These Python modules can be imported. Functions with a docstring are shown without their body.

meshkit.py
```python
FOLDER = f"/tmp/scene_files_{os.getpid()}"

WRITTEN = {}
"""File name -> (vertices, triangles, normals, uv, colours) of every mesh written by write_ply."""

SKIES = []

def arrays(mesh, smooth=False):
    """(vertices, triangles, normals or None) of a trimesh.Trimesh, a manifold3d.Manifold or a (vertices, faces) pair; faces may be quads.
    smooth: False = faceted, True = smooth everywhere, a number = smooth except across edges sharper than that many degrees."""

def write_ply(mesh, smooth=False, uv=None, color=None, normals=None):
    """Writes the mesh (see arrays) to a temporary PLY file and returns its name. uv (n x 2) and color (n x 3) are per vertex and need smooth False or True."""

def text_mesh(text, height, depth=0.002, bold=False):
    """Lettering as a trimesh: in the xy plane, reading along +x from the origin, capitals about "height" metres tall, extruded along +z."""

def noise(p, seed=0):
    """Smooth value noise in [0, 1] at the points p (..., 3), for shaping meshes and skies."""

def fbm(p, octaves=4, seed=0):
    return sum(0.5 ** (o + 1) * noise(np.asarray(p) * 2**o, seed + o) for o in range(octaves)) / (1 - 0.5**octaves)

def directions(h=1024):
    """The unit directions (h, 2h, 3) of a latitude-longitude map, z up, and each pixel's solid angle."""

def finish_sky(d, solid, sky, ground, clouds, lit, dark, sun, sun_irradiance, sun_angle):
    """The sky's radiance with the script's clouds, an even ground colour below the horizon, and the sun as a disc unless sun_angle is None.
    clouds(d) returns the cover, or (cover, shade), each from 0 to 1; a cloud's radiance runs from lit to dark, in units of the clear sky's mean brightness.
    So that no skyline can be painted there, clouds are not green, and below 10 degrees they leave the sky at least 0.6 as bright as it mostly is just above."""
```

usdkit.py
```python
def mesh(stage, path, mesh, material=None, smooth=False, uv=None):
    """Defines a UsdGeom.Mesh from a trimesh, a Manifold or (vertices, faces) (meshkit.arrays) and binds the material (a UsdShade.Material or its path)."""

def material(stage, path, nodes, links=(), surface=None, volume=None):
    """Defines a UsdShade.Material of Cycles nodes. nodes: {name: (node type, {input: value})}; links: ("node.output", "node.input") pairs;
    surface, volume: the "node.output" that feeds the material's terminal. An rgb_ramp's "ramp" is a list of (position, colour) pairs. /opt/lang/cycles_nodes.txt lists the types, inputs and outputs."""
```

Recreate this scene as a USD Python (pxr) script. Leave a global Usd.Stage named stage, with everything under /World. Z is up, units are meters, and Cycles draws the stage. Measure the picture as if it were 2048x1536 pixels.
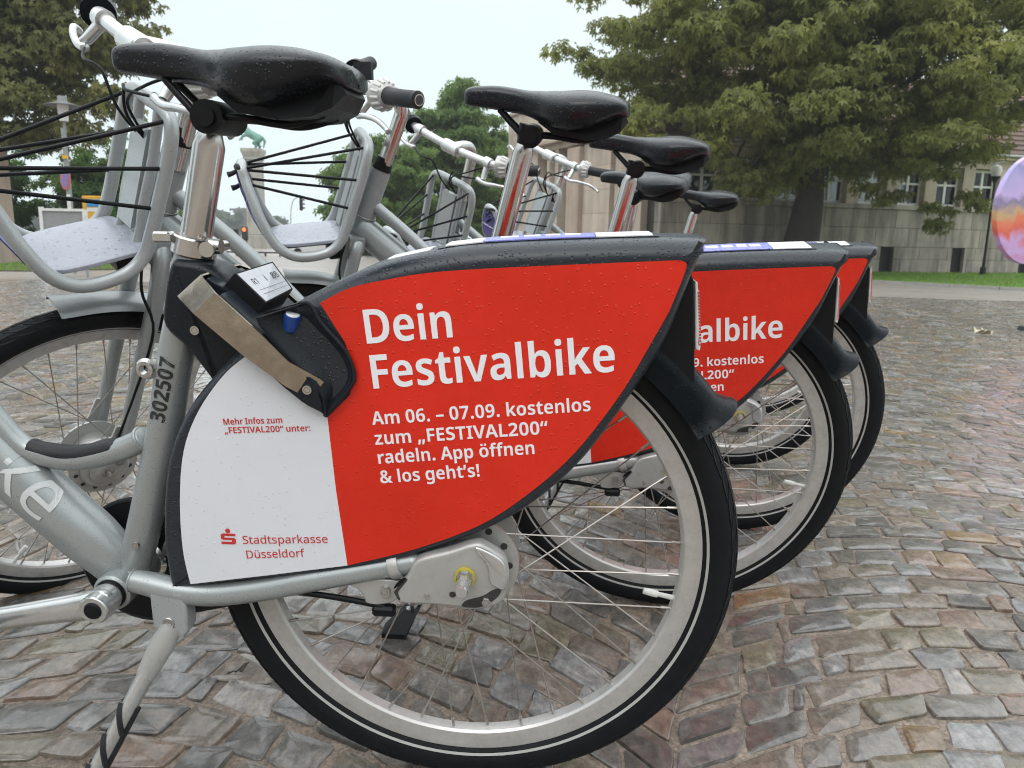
import math, random, glob
import numpy as np, trimesh, usdkit, meshkit
import mapbox_earcut as earcut
import shapely.geometry as sg
from shapely import affinity
from shapely.ops import unary_union
from pxr import Usd, UsdGeom, UsdLux, UsdShade, Gf, Sdf, Vt

stage = Usd.Stage.CreateInMemory()
UsdGeom.Xform.Define(stage, '/World')
rng = np.random.default_rng(7)
random.seed(7)

# ------------------------------------------------------------------ camera
FOCAL, PITCH, ROLL, CAM_H = 1520.0, 0.18979, 0.01846, 0.7100
cam = UsdGeom.Camera.Define(stage, '/World/camera')
cam.CreateHorizontalApertureAttr(36.0)
cam.CreateFocalLengthAttr(FOCAL / 2048 * 36.0)
cam.CreateClippingRangeAttr((0.05, 5000.0))
cam.CreateFStopAttr(13.0)
cam.CreateFocusDistanceAttr(1.02)
cam.CreateExposureAttr(0.12)
_f = np.array([0, math.cos(PITCH), -math.sin(PITCH)]); _u = np.array([0, math.sin(PITCH), math.cos(PITCH)]); _r = np.array([1.0, 0, 0])
_r2 = _r * math.cos(ROLL) + _u * math.sin(ROLL); _u2 = _u * math.cos(ROLL) - _r * math.sin(ROLL)
cam.AddTransformOp().Set(Gf.Matrix4d(*_r2, 0, *_u2, 0, *(-_f), 0, 0, 0, CAM_H, 1))

# ------------------------------------------------------------------ overcast sky and a weak, very soft sun
SUN_EL, SUN_ROT = math.radians(52), math.radians(200)
SKY_STRENGTH = 0.10
dome = UsdLux.DomeLight.Define(stage, '/World/sky')
sky = usdkit.material(stage, '/World/Looks/overcast_sky', {
    'sky': ('sky_texture', {'sky_type': 'single_scattering', 'sun_disc': False, 'sun_elevation': SUN_EL, 'sun_rotation': SUN_ROT, 'aerosol_density': 3.0}),
    'geo': ('texture_coordinate', {}),
    'sep': ('separate_xyz', {}),
    'grad': ('rgb_ramp', {'ramp': [(0.0, (7.6, 8.7, 9.1)), (0.5, (7.8, 8.9, 9.3)), (0.56, (8.1, 9.25, 9.5)), (0.66, (8.4, 9.4, 9.65)), (0.74, (11.2, 12.0, 12.3)), (0.86, (17.5, 18.2, 18.6)), (1.0, (21.5, 22.2, 22.6))]}),
    'half': ('math', {'math_type': 'multiply_add', 'value2': 0.5, 'value3': 0.5}),
    'noise': ('noise_texture', {'scale': 1.6, 'detail': 4.0, 'roughness': 0.5}),
    'nr': ('rgb_ramp', {'ramp': [(0.3, (0.95, 0.955, 0.965)), (0.7, (1.04, 1.035, 1.03))]}),
    'mul': ('mix', {'mix_type': 'multiply', 'fac': 1.0}),
    'mix': ('mix', {'mix_type': 'mix', 'fac': 0.97}),
    'bg': ('background_shader', {'strength': SKY_STRENGTH}),
}, [('geo.generated', 'sep.vector'), ('sep.z', 'half.value1'), ('half.value', 'grad.fac'), ('geo.generated', 'noise.vector'),
    ('noise.fac', 'nr.fac'), ('grad.color', 'mul.color1'), ('nr.color', 'mul.color2'), ('sky.color', 'mix.color1'), ('mul.color', 'mix.color2'),
    ('mix.color', 'bg.color')], surface='bg.background')
UsdShade.MaterialBindingAPI.Apply(dome.GetPrim()).Bind(sky)
dome.GetPrim().SetCustomDataByKey('kind', 'structure')
sun = UsdLux.DistantLight.Define(stage, '/World/sun')
sun.CreateIntensityAttr(0.16); sun.CreateAngleAttr(30.0); sun.CreateNormalizeAttr(True); sun.CreateColorAttr((1.0, 0.97, 0.93))
_d = np.array([math.sin(SUN_ROT) * math.cos(SUN_EL), math.cos(SUN_ROT) * math.cos(SUN_EL), math.sin(SUN_EL)])
_x = np.cross([0, 0, 1.0], _d); _x /= np.linalg.norm(_x); _y = np.cross(_d, _x)
sun.AddTransformOp().Set(Gf.Matrix4d(*_x, 0, *_y, 0, *_d, 0, 0, 0, 50, 1))

# ------------------------------------------------------------------ scene tree helpers
taken = {}
def numbered(parent, name):
    n = taken.get((parent, name), 0); taken[(parent, name)] = n + 1
    return f'{parent}/{name}' + (f'_{n:03d}' if n else '')
def tag(prim, label=None, cat=None, group=None, kind=None):
    for k, v in (('label', label), ('category', cat), ('group', group), ('kind', kind)):
        if v: prim.SetCustomDataByKey(k, v)
def thing(name, label=None, cat=None, group=None, kind=None, loc=None, matrix=None, parent='/World'):
    p = numbered(parent, name); x = UsdGeom.Xform.Define(stage, p)
    if matrix is not None: x.AddTransformOp().Set(matrix)
    elif loc is not None: x.AddTranslateOp().Set(tuple(float(c) for c in loc))
    tag(x.GetPrim(), label, cat, group, kind)
    return p
def part(parent, name, mesh, mat, smooth=False, label=None, kind=None, cat=None, group=None, tone=None):
    p = numbered(parent, name)
    m = usdkit.mesh(stage, p, mesh, M[mat], smooth=smooth)
    if tone is not None:
        pv = UsdGeom.PrimvarsAPI(m).CreatePrimvar('tone', Sdf.ValueTypeNames.Color3fArray, 'constant' if np.ndim(tone) == 1 else 'vertex')
        pv.Set(Vt.Vec3fArray.FromNumpy(np.atleast_2d(np.asarray(tone, np.float32))))
    tag(m.GetPrim(), label, cat, group, kind)
    return p

# ------------------------------------------------------------------ mesh helpers
def cat(meshes):
    vs, fs, n = [], [], 0
    for m in meshes:
        v, f = (m.vertices, m.faces) if hasattr(m, 'faces') else m
        vs.append(np.asarray(v, float)); fs.append(np.asarray(f) + n); n += len(v)
    return trimesh.Trimesh(np.vstack(vs), np.vstack(fs), process=False)
def spl(pts, m=8, closed=False):
    p = np.asarray(pts, float); n = len(p); out = []
    for i in range(n if closed else n - 1):
        a, b, c, d = (p[(i - 1) % n], p[i], p[(i + 1) % n], p[(i + 2) % n]) if closed else (p[max(i - 1, 0)], p[i], p[i + 1], p[min(i + 2, n - 1)])
        for t in np.arange(m) / m:
            out.append(0.5 * ((2 * b) + (-a + c) * t + (2 * a - 5 * b + 4 * c - d) * t * t + (-a + 3 * b - 3 * c + d) * t ** 3))
    if not closed: out.append(p[-1])
    return np.array(out)
def tube(path, r, n=10, closed=False, squash=None):
    """Tube along a path; r a number or one per point; squash=(axis, factor) flattens the section along a fixed axis."""
    p = np.asarray(path, float); k = len(p); r = np.broadcast_to(np.asarray(r, float), (k,))
    t = np.roll(p, -1, 0) - np.roll(p, 1, 0) if closed else np.gradient(p, axis=0)
    t /= np.maximum(np.linalg.norm(t, axis=1, keepdims=True), 1e-12)
    a = np.array([0, 1.0, 0]) if abs(t[0][1]) < 0.9 else np.array([1.0, 0, 0])
    v = []
    nrm = a - t[0] * (a @ t[0]); nrm /= np.linalg.norm(nrm)
    th = np.arange(n) / n * 2 * np.pi
    for i in range(k):
        nrm = nrm - t[i] * (nrm @ t[i]); nrm /= np.linalg.norm(nrm); b = np.cross(t[i], nrm)
        ring = r[i] * (np.cos(th)[:, None] * nrm + np.sin(th)[:, None] * b)
        if squash is not None:
            ax = np.asarray(squash[0], float); ring = ring - np.outer(ring @ ax, ax) * (1 - squash[1])
        v.append(p[i] + ring)
    v = np.vstack(v); f = []
    for i in range(k if closed else k - 1):
        o, q = i * n, ((i + 1) % k) * n
        for j in range(n):
            a_, b_, c_, d_ = o + j, o + (j + 1) % n, q + (j + 1) % n, q + j
            f += [(a_, b_, c_), (a_, c_, d_)]
    if not closed:
        v = np.vstack([v, p[0], p[-1]]); c0, c1 = len(v) - 2, len(v) - 1
        for j in range(n):
            f += [(c0, (j + 1) % n, j), (c1, (k - 1) * n + j, (k - 1) * n + (j + 1) % n)]
    return trimesh.Trimesh(v, np.array(f), process=False)
def rod(a, b, r, n=10): return tube(np.array([a, b], float), r, n)
def lathe(profile, axis=1, n=96, centre=(0, 0, 0), closed=False, phase=0.0):
    """Revolves (radius, offset) pairs about the x, y or z axis."""
    pr = np.asarray(profile, float); k = len(pr); th = phase + np.arange(n) / n * 2 * np.pi
    o = [i for i in range(3) if i != axis]; v = np.zeros((n, k, 3))
    v[:, :, o[0]] = np.cos(th)[:, None] * pr[None, :, 0]; v[:, :, o[1]] = np.sin(th)[:, None] * pr[None, :, 0]; v[:, :, axis] = pr[None, :, 1]
    f = []
    for i in range(n):
        for j in range(k if closed else k - 1):
            a, b = i * k + j, i * k + (j + 1) % k; c, d = ((i + 1) % n) * k + (j + 1) % k, ((i + 1) % n) * k + j
            f += [(a, b, c), (a, c, d)]
    return trimesh.Trimesh(v.reshape(-1, 3) + np.asarray(centre, float), np.array(f), process=False)
def ccw(p):
    p = np.asarray(p, float); q = np.roll(p, -1, 0)
    return p if (p[:, 0] * q[:, 1] - q[:, 0] * p[:, 1]).sum() > 0 else p[::-1]
def tri2d(p): return earcut.triangulate_float64(np.asarray(p, float), np.array([len(p)], np.uint32)).reshape(-1, 3)
def plate(outline, w0, w1, rw=0.0, ri=None, rings=4, back=True):
    """A solid slab over an outline in the (x, z) plane from y=w0 to y=w1 whose two edges are rounded: rw along y, ri inwards (one number or one per point)."""
    p = np.asarray(outline, float)[:, :2]; q = np.roll(p, -1, 0)
    if (p[:, 0] * q[:, 1] - q[:, 0] * p[:, 1]).sum() < 0:
        p = p[::-1]; ri = None if ri is None else (ri if np.ndim(ri) == 0 else np.asarray(ri)[::-1])
    n = len(p); e = np.roll(p, -1, 0) - p; e /= np.maximum(np.linalg.norm(e, axis=1, keepdims=True), 1e-12)
    nn = np.stack([-e[:, 1], e[:, 0]], 1); m = nn + np.roll(nn, 1, 0); m /= np.maximum((np.linalg.norm(m, axis=1, keepdims=True) ** 2) / 2, 0.35)
    ri = np.broadcast_to(np.asarray(rw if ri is None else ri, float), (n,))[:, None]
    A = np.linspace(0, np.pi / 2, rings + 1) if rw > 0 else [np.pi / 2]
    prof = []
    for a in A[::-1]: prof.append((1 - math.cos(a), (w0 + rw) - rw * math.sin(a)) if rw > 0 else (0, w0))
    for a in A: prof.append((1 - math.cos(a), (w1 - rw) + rw * math.sin(a)) if rw > 0 else (0, w1))
    v = []
    for s, w in prof:
        c = p + m * ri * s; v.append(np.stack([c[:, 0], np.full(n, w), c[:, 1]], 1))
    k = len(v); v = np.vstack(v); f = []
    for i in range(k - 1):
        for j in range(n):
            a, b, c, d = i * n + j, i * n + (j + 1) % n, (i + 1) * n + (j + 1) % n, (i + 1) * n + j
            f += [(a, c, b), (a, d, c)]
    cap = tri2d(v[:n][:, [0, 2]]); f += [(a, b, c) for a, b, c in cap]
    cap = tri2d(v[-n:][:, [0, 2]]); f += [(a + (k - 1) * n, c + (k - 1) * n, b + (k - 1) * n) for a, b, c in cap]
    return trimesh.Trimesh(v, np.array(f), process=False)
def box(x0, x1, y0, y1, z0, z1, ch=0.0):
    if ch <= 0:
        m = trimesh.creation.box((x1 - x0, y1 - y0, z1 - z0)); m.apply_translation(((x0 + x1) / 2, (y0 + y1) / 2, (z0 + z1) / 2)); return m
    pts = []
    for sx, X in ((1, x0), (-1, x1)):
        for sy, Y in ((1, y0), (-1, y1)):
            for sz, Z in ((1, z0), (-1, z1)):
                pts += [(X + sx * ch, Y + sy * ch, Z), (X + sx * ch, Y, Z + sz * ch), (X, Y + sy * ch, Z + sz * ch)]
    return trimesh.convex.convex_hull(np.array(pts))
def hull(pts): return trimesh.convex.convex_hull(np.asarray(pts, float))
def quadstrip(a, b):
    """A thin ribbon between two rows of points."""
    a, b = np.asarray(a, float), np.asarray(b, float); n = len(a); f = []
    for i in range(n - 1): f += [(i, i + 1, n + i + 1), (i, n + i + 1, n + i)]
    return trimesh.Trimesh(np.vstack([a, b]), np.array(f), process=False)
def thicken(m, t):
    v, f = np.asarray(m.vertices), np.asarray(m.faces); n = np.zeros_like(v); c = np.cross(v[f[:, 1]] - v[f[:, 0]], v[f[:, 2]] - v[f[:, 0]])
    for k in range(3): np.add.at(n, f[:, k], c)
    n /= np.maximum(np.linalg.norm(n, axis=1, keepdims=True), 1e-12); N = len(v)
    e = np.sort(np.vstack([f[:, [0, 1]], f[:, [1, 2]], f[:, [2, 0]]]), axis=1); u, cnt = np.unique(e, axis=0, return_counts=True); side = []
    for a, b in u[cnt == 1]: side += [(a, b, b + N), (a, b + N, a + N)]
    return trimesh.Trimesh(np.vstack([v, v - n * t]), np.vstack([f, f[:, ::-1] + N, np.array(side)]), process=False)

# lettering: outlines of the glyphs, set as thin raised print
_fonts = {}
def glyphs(text, weight=400, px=150):
    from PIL import Image, ImageDraw, ImageFont
    if weight not in _fonts:
        try:
            f = ImageFont.truetype(glob.glob('/opt/blender-*/*/datafiles/fonts/NotoSansKhmer*.woff2')[0], px); f.set_variation_by_axes([weight, 100])
        except Exception:
            f = None
        _fonts[weight] = f
    f = _fonts[weight]
    if f is None: return None
    x0, y0, x1, y1 = f.getbbox(text, anchor='ls')
    im = Image.new('L', (x1 - x0 + 8, y1 - y0 + 8)); ImageDraw.Draw(im).text((4 - x0, 4 - y0), text, 255, f, anchor='ls')
    on = np.pad(np.asarray(im) > 127, ((0, 0), (1, 1))).astype(np.int8)
    rows, st = np.nonzero(np.diff(on, axis=1) == 1); en = np.nonzero(np.diff(on, axis=1) == -1)[1]
    s = unary_union([sg.box(a, -r - 1, b, -r) for r, a, b in zip(rows, st, en)]).buffer(0.9).buffer(-0.9).simplify(0.45)
    cap = -f.getbbox('H', anchor='ls')[1]
    return affinity.affine_transform(s, [1 / cap, 0, 0, 1 / cap, -4 / cap, (4 - y0) / cap]), (x1 - x0) / cap
def lettering(text, p0, p1, cap, weight=400, depth=0.0004, normal=None, sheet=None):
    """Text from p0 to p1 (3-D points, its baseline) with capitals cap metres tall. normal: which way it faces."""
    p0, p1 = np.asarray(p0, float), np.asarray(p1, float); L = np.linalg.norm(p1 - p0); ex = (p1 - p0) / L
    nz = np.array([0, 1.0, 0]) if normal is None else np.asarray(normal, float); nz = nz - ex * (nz @ ex); nz /= np.linalg.norm(nz); ey = np.cross(nz, ex)
    g = glyphs(text, weight)
    if g is None:
        m = meshkit.text_mesh(text, cap, depth, bold=weight > 500); v = np.asarray(m.vertices); sx = L / max(v[:, 0].max(), 1e-6)
        V = p0 + np.outer(v[:, 0] * sx, ex) + np.outer(v[:, 1], ey) + np.outer(v[:, 2], nz); return trimesh.Trimesh(V, m.faces, process=False)
    s, wid = g
    ms = [trimesh.creation.extrude_polygon(q, depth, engine='earcut') for q in getattr(s, 'geoms', [s]) if q.area > 1e-5]
    m = cat(ms); v = np.asarray(m.vertices)
    V = p0 + np.outer(v[:, 0] * L / wid, ex) + np.outer(v[:, 1] * cap, ey) + np.outer(v[:, 2], nz)
    if sheet is not None: V = sheet(V)
    return trimesh.Trimesh(V, m.faces, process=False)

# ------------------------------------------------------------------ materials
M = {}
def mat(name, nodes, links, surface='p.BSDF'):
    M[name] = usdkit.material(stage, '/World/Looks/' + name, nodes, links, surface=surface)
def plain(name, base, rough=0.5, metal=0.0, vary=0.12, scale=14.0, bump=0.0, bscale=300.0, drops=0.0, dscale=260.0, coat=0.0, spec=0.5, extra=None, keep=0.45, rvary=0.25):
    """A principled surface whose colour and gloss vary with noise; bump: fine grain; drops: beads of rain standing on it."""
    b = np.array(base, float)
    N = {'g': ('geometry', {}), 'n': ('noise_texture', {'scale': scale, 'detail': 5.0, 'roughness': 0.6}),
         'r': ('rgb_ramp', {'ramp': [(0.25, tuple(b * (1 - vary))), (0.75, tuple(np.minimum(b * (1 + vary), 0.9)))]}),
         'rr': ('map_range', {'from_min': 0.3, 'from_max': 0.7, 'to_min': rough * (1 - rvary), 'to_max': min(rough * (1 + rvary), 1.0), 'clamp': True}),
         'p': ('principled_bsdf', {'metallic': metal, 'specular_ior_level': spec, 'coat_weight': coat, 'coat_roughness': 0.08, **(extra or {})})}
    Lk = [('g.position', 'n.vector'), ('n.fac', 'r.fac'), ('r.color', 'p.base_color'), ('n.fac', 'rr.value'), ('rr.result', 'p.roughness')]
    if bump > 0:
        N['bn'] = ('noise_texture', {'scale': bscale, 'detail': 3.0}); N['bb'] = ('bump', {'strength': min(bump, 1.0), 'distance': 0.001})
        Lk += [('g.position', 'bn.vector'), ('bn.fac', 'bb.height'), ('bb.normal', 'p.normal')]
    if drops > 0:
        N['v'] = ('voronoi_texture', {'scale': dscale, 'feature': 'f1', 'randomness': 1.0}); N['vs'] = ('separate_color', {})
        N['vk'] = ('math', {'math_type': 'greater_than', 'value2': keep})
        N['vr'] = ('map_range', {'from_min': 0.05, 'from_max': 0.40, 'to_min': 1.0, 'to_max': 0.0, 'clamp': True, 'range_type': 'smoothstep'})
        N['vm'] = ('math', {'math_type': 'multiply'})
        N['db'] = ('bump', {'strength': drops, 'distance': 0.0016})
        N['dr'] = ('mix_float', {'b': 0.06})
        Lk += [('g.position', 'v.vector'), ('v.color', 'vs.color'), ('vs.r', 'vk.value1'), ('v.distance', 'vr.value'), ('vr.result', 'vm.value1'), ('vk.value', 'vm.value2'), ('vm.value', 'db.height'),
               ('db.normal', 'p.normal'), ('vm.value', 'dr.fac'), ('rr.result', 'dr.a')]
        Lk = [l for l in Lk if l not in (('rr.result', 'p.roughness'), ('bb.normal', 'p.normal'))] + [('dr.result', 'p.roughness')]
        if bump > 0: Lk += [('bb.normal', 'db.normal')]
    mat(name, N, Lk)
plain('silver_paint', (0.315, 0.337, 0.336), 0.34, 0.5, 0.035, 12.0, drops=0.22, dscale=420, keep=0.82, rvary=0.15)
plain('pale_paint', (0.375, 0.397, 0.40), 0.37, 0.45, 0.035, 12.0, drops=0.22, dscale=420, keep=0.78, rvary=0.15)
plain('dark_plastic', (0.0075, 0.010, 0.0135), 0.36, 0, 0.2, 30, bump=0.2, bscale=900, drops=0.4, dscale=330, keep=0.7, spec=0.25)
plain('cover_plastic', (0.0135, 0.0175, 0.023), 0.30, 0, 0.2, 25, bump=0.15, bscale=1100, drops=0.6, dscale=260, keep=0.5, spec=0.42)
plain('black_plastic', (0.004, 0.0045, 0.0055), 0.42, 0, 0.2, 30, bump=0.2, bscale=900, spec=0.2)
plain('gloss_black', (0.004, 0.006, 0.0075), 0.28, 0, 0.25, 30, drops=0.4, dscale=240, keep=0.7, spec=0.10)
plain('saddle_skin', (0.0045, 0.006, 0.008), 0.25, 0, 0.25, 30, bump=0.15, bscale=1300, drops=0.7, dscale=270, keep=0.5, spec=0.38)
plain('tyre_rubber', (0.0050, 0.0058, 0.007), 0.55, 0, 0.35, 40, bump=0.4, bscale=500, spec=0.2)
plain('grip_rubber', (0.010, 0.011, 0.013), 0.45, 0, 0.3, 60, bump=0.5, bscale=700, spec=0.35)
plain('red_vinyl', (0.62, 0.022, 0.0075), 0.28, 0, 0.10, 8, drops=0.55, dscale=240, keep=0.8, spec=0.38, rvary=0.4)
plain('white_vinyl', (0.68, 0.70, 0.74), 0.33, 0, 0.03, 5, drops=0.3, dscale=240, keep=0.86, spec=0.4)
plain('print_white', (0.80, 0.80, 0.83), 0.35, 0, 0.03, 9)
plain('print_red', (0.50, 0.035, 0.03), 0.4, 0, 0.05, 9)
plain('print_black', (0.015, 0.016, 0.018), 0.4, 0, 0.1, 9)
plain('print_grey', (0.55, 0.57, 0.57), 0.4, 0, 0.05, 9)
plain('rim_alloy', (0.50, 0.49, 0.47), 0.34, 0.6, 0.05, 40, rvary=0.2)
plain('spoke_steel', (0.40, 0.37, 0.34), 0.32, 0.9, 0.15, 30)
plain('chrome', (0.62, 0.61, 0.58), 0.16, 1.0, 0.06, 20)
plain('brushed_steel', (0.58, 0.57, 0.55), 0.18, 1.0, 0.06, 25, bump=0.05, bscale=500)
plain('bracket_steel', (0.42, 0.375, 0.31), 0.17, 1.0, 0.2, 70, bump=0.12, bscale=500)
plain('alloy', (0.56, 0.57, 0.565), 0.24, 0.88, 0.06, 20)
plain('cast_alloy', (0.42, 0.42, 0.405), 0.38, 0.5, 0.07, 45, bump=0.1, bscale=700, rvary=0.25)
plain('reflex_white', (0.42, 0.415, 0.40), 0.45, 0.1, 0.05, 20)
plain('red_strip', (0.50, 0.09, 0.075), 0.3, 0.3, 0.06, 20)
plain('yellow_ring', (0.42, 0.35, 0.03), 0.45, 0, 0.2, 90)
plain('blue_plastic', (0.006, 0.045, 0.22), 0.35, 0, 0.1, 20)
plain('violet_film', (0.24, 0.25, 0.66), 0.32, 0, 0.06, 12, drops=1.0, dscale=150, keep=0.35)
plain('violet_panel', (0.055, 0.05, 0.22), 0.35, 0, 0.06, 12)
plain('sticker_white', (0.80, 0.80, 0.80), 0.35, 0, 0.03, 9, drops=0.3, dscale=200, keep=0.7)
plain('label_white', (0.55, 0.57, 0.60), 0.3, 0, 0.08, 60)
plain('tray_grey', (0.33, 0.35, 0.40), 0.30, 0.2, 0.10, 40, bump=0.2, bscale=300, drops=0.7, dscale=95, keep=0.5, rvary=0.4)
plain('lamp_clear', (0.75, 0.72, 0.70), 0.2, 0, 0.04, 9)
plain('lamp_red', (0.50, 0.06, 0.06), 0.25, 0, 0.05, 9)
BIKES= [[-0.04641, 0.91946, 0.05287, 0.08235], [0.29644, 1.42278, 0.09152, 0.18594], [0.54943, 1.82995, 0.17972, 0.14977], [0.69307, 2.40185, 0.44065, 0.25912], [1.01144, 3.141, 0.23002, 0.13535]] 
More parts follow.
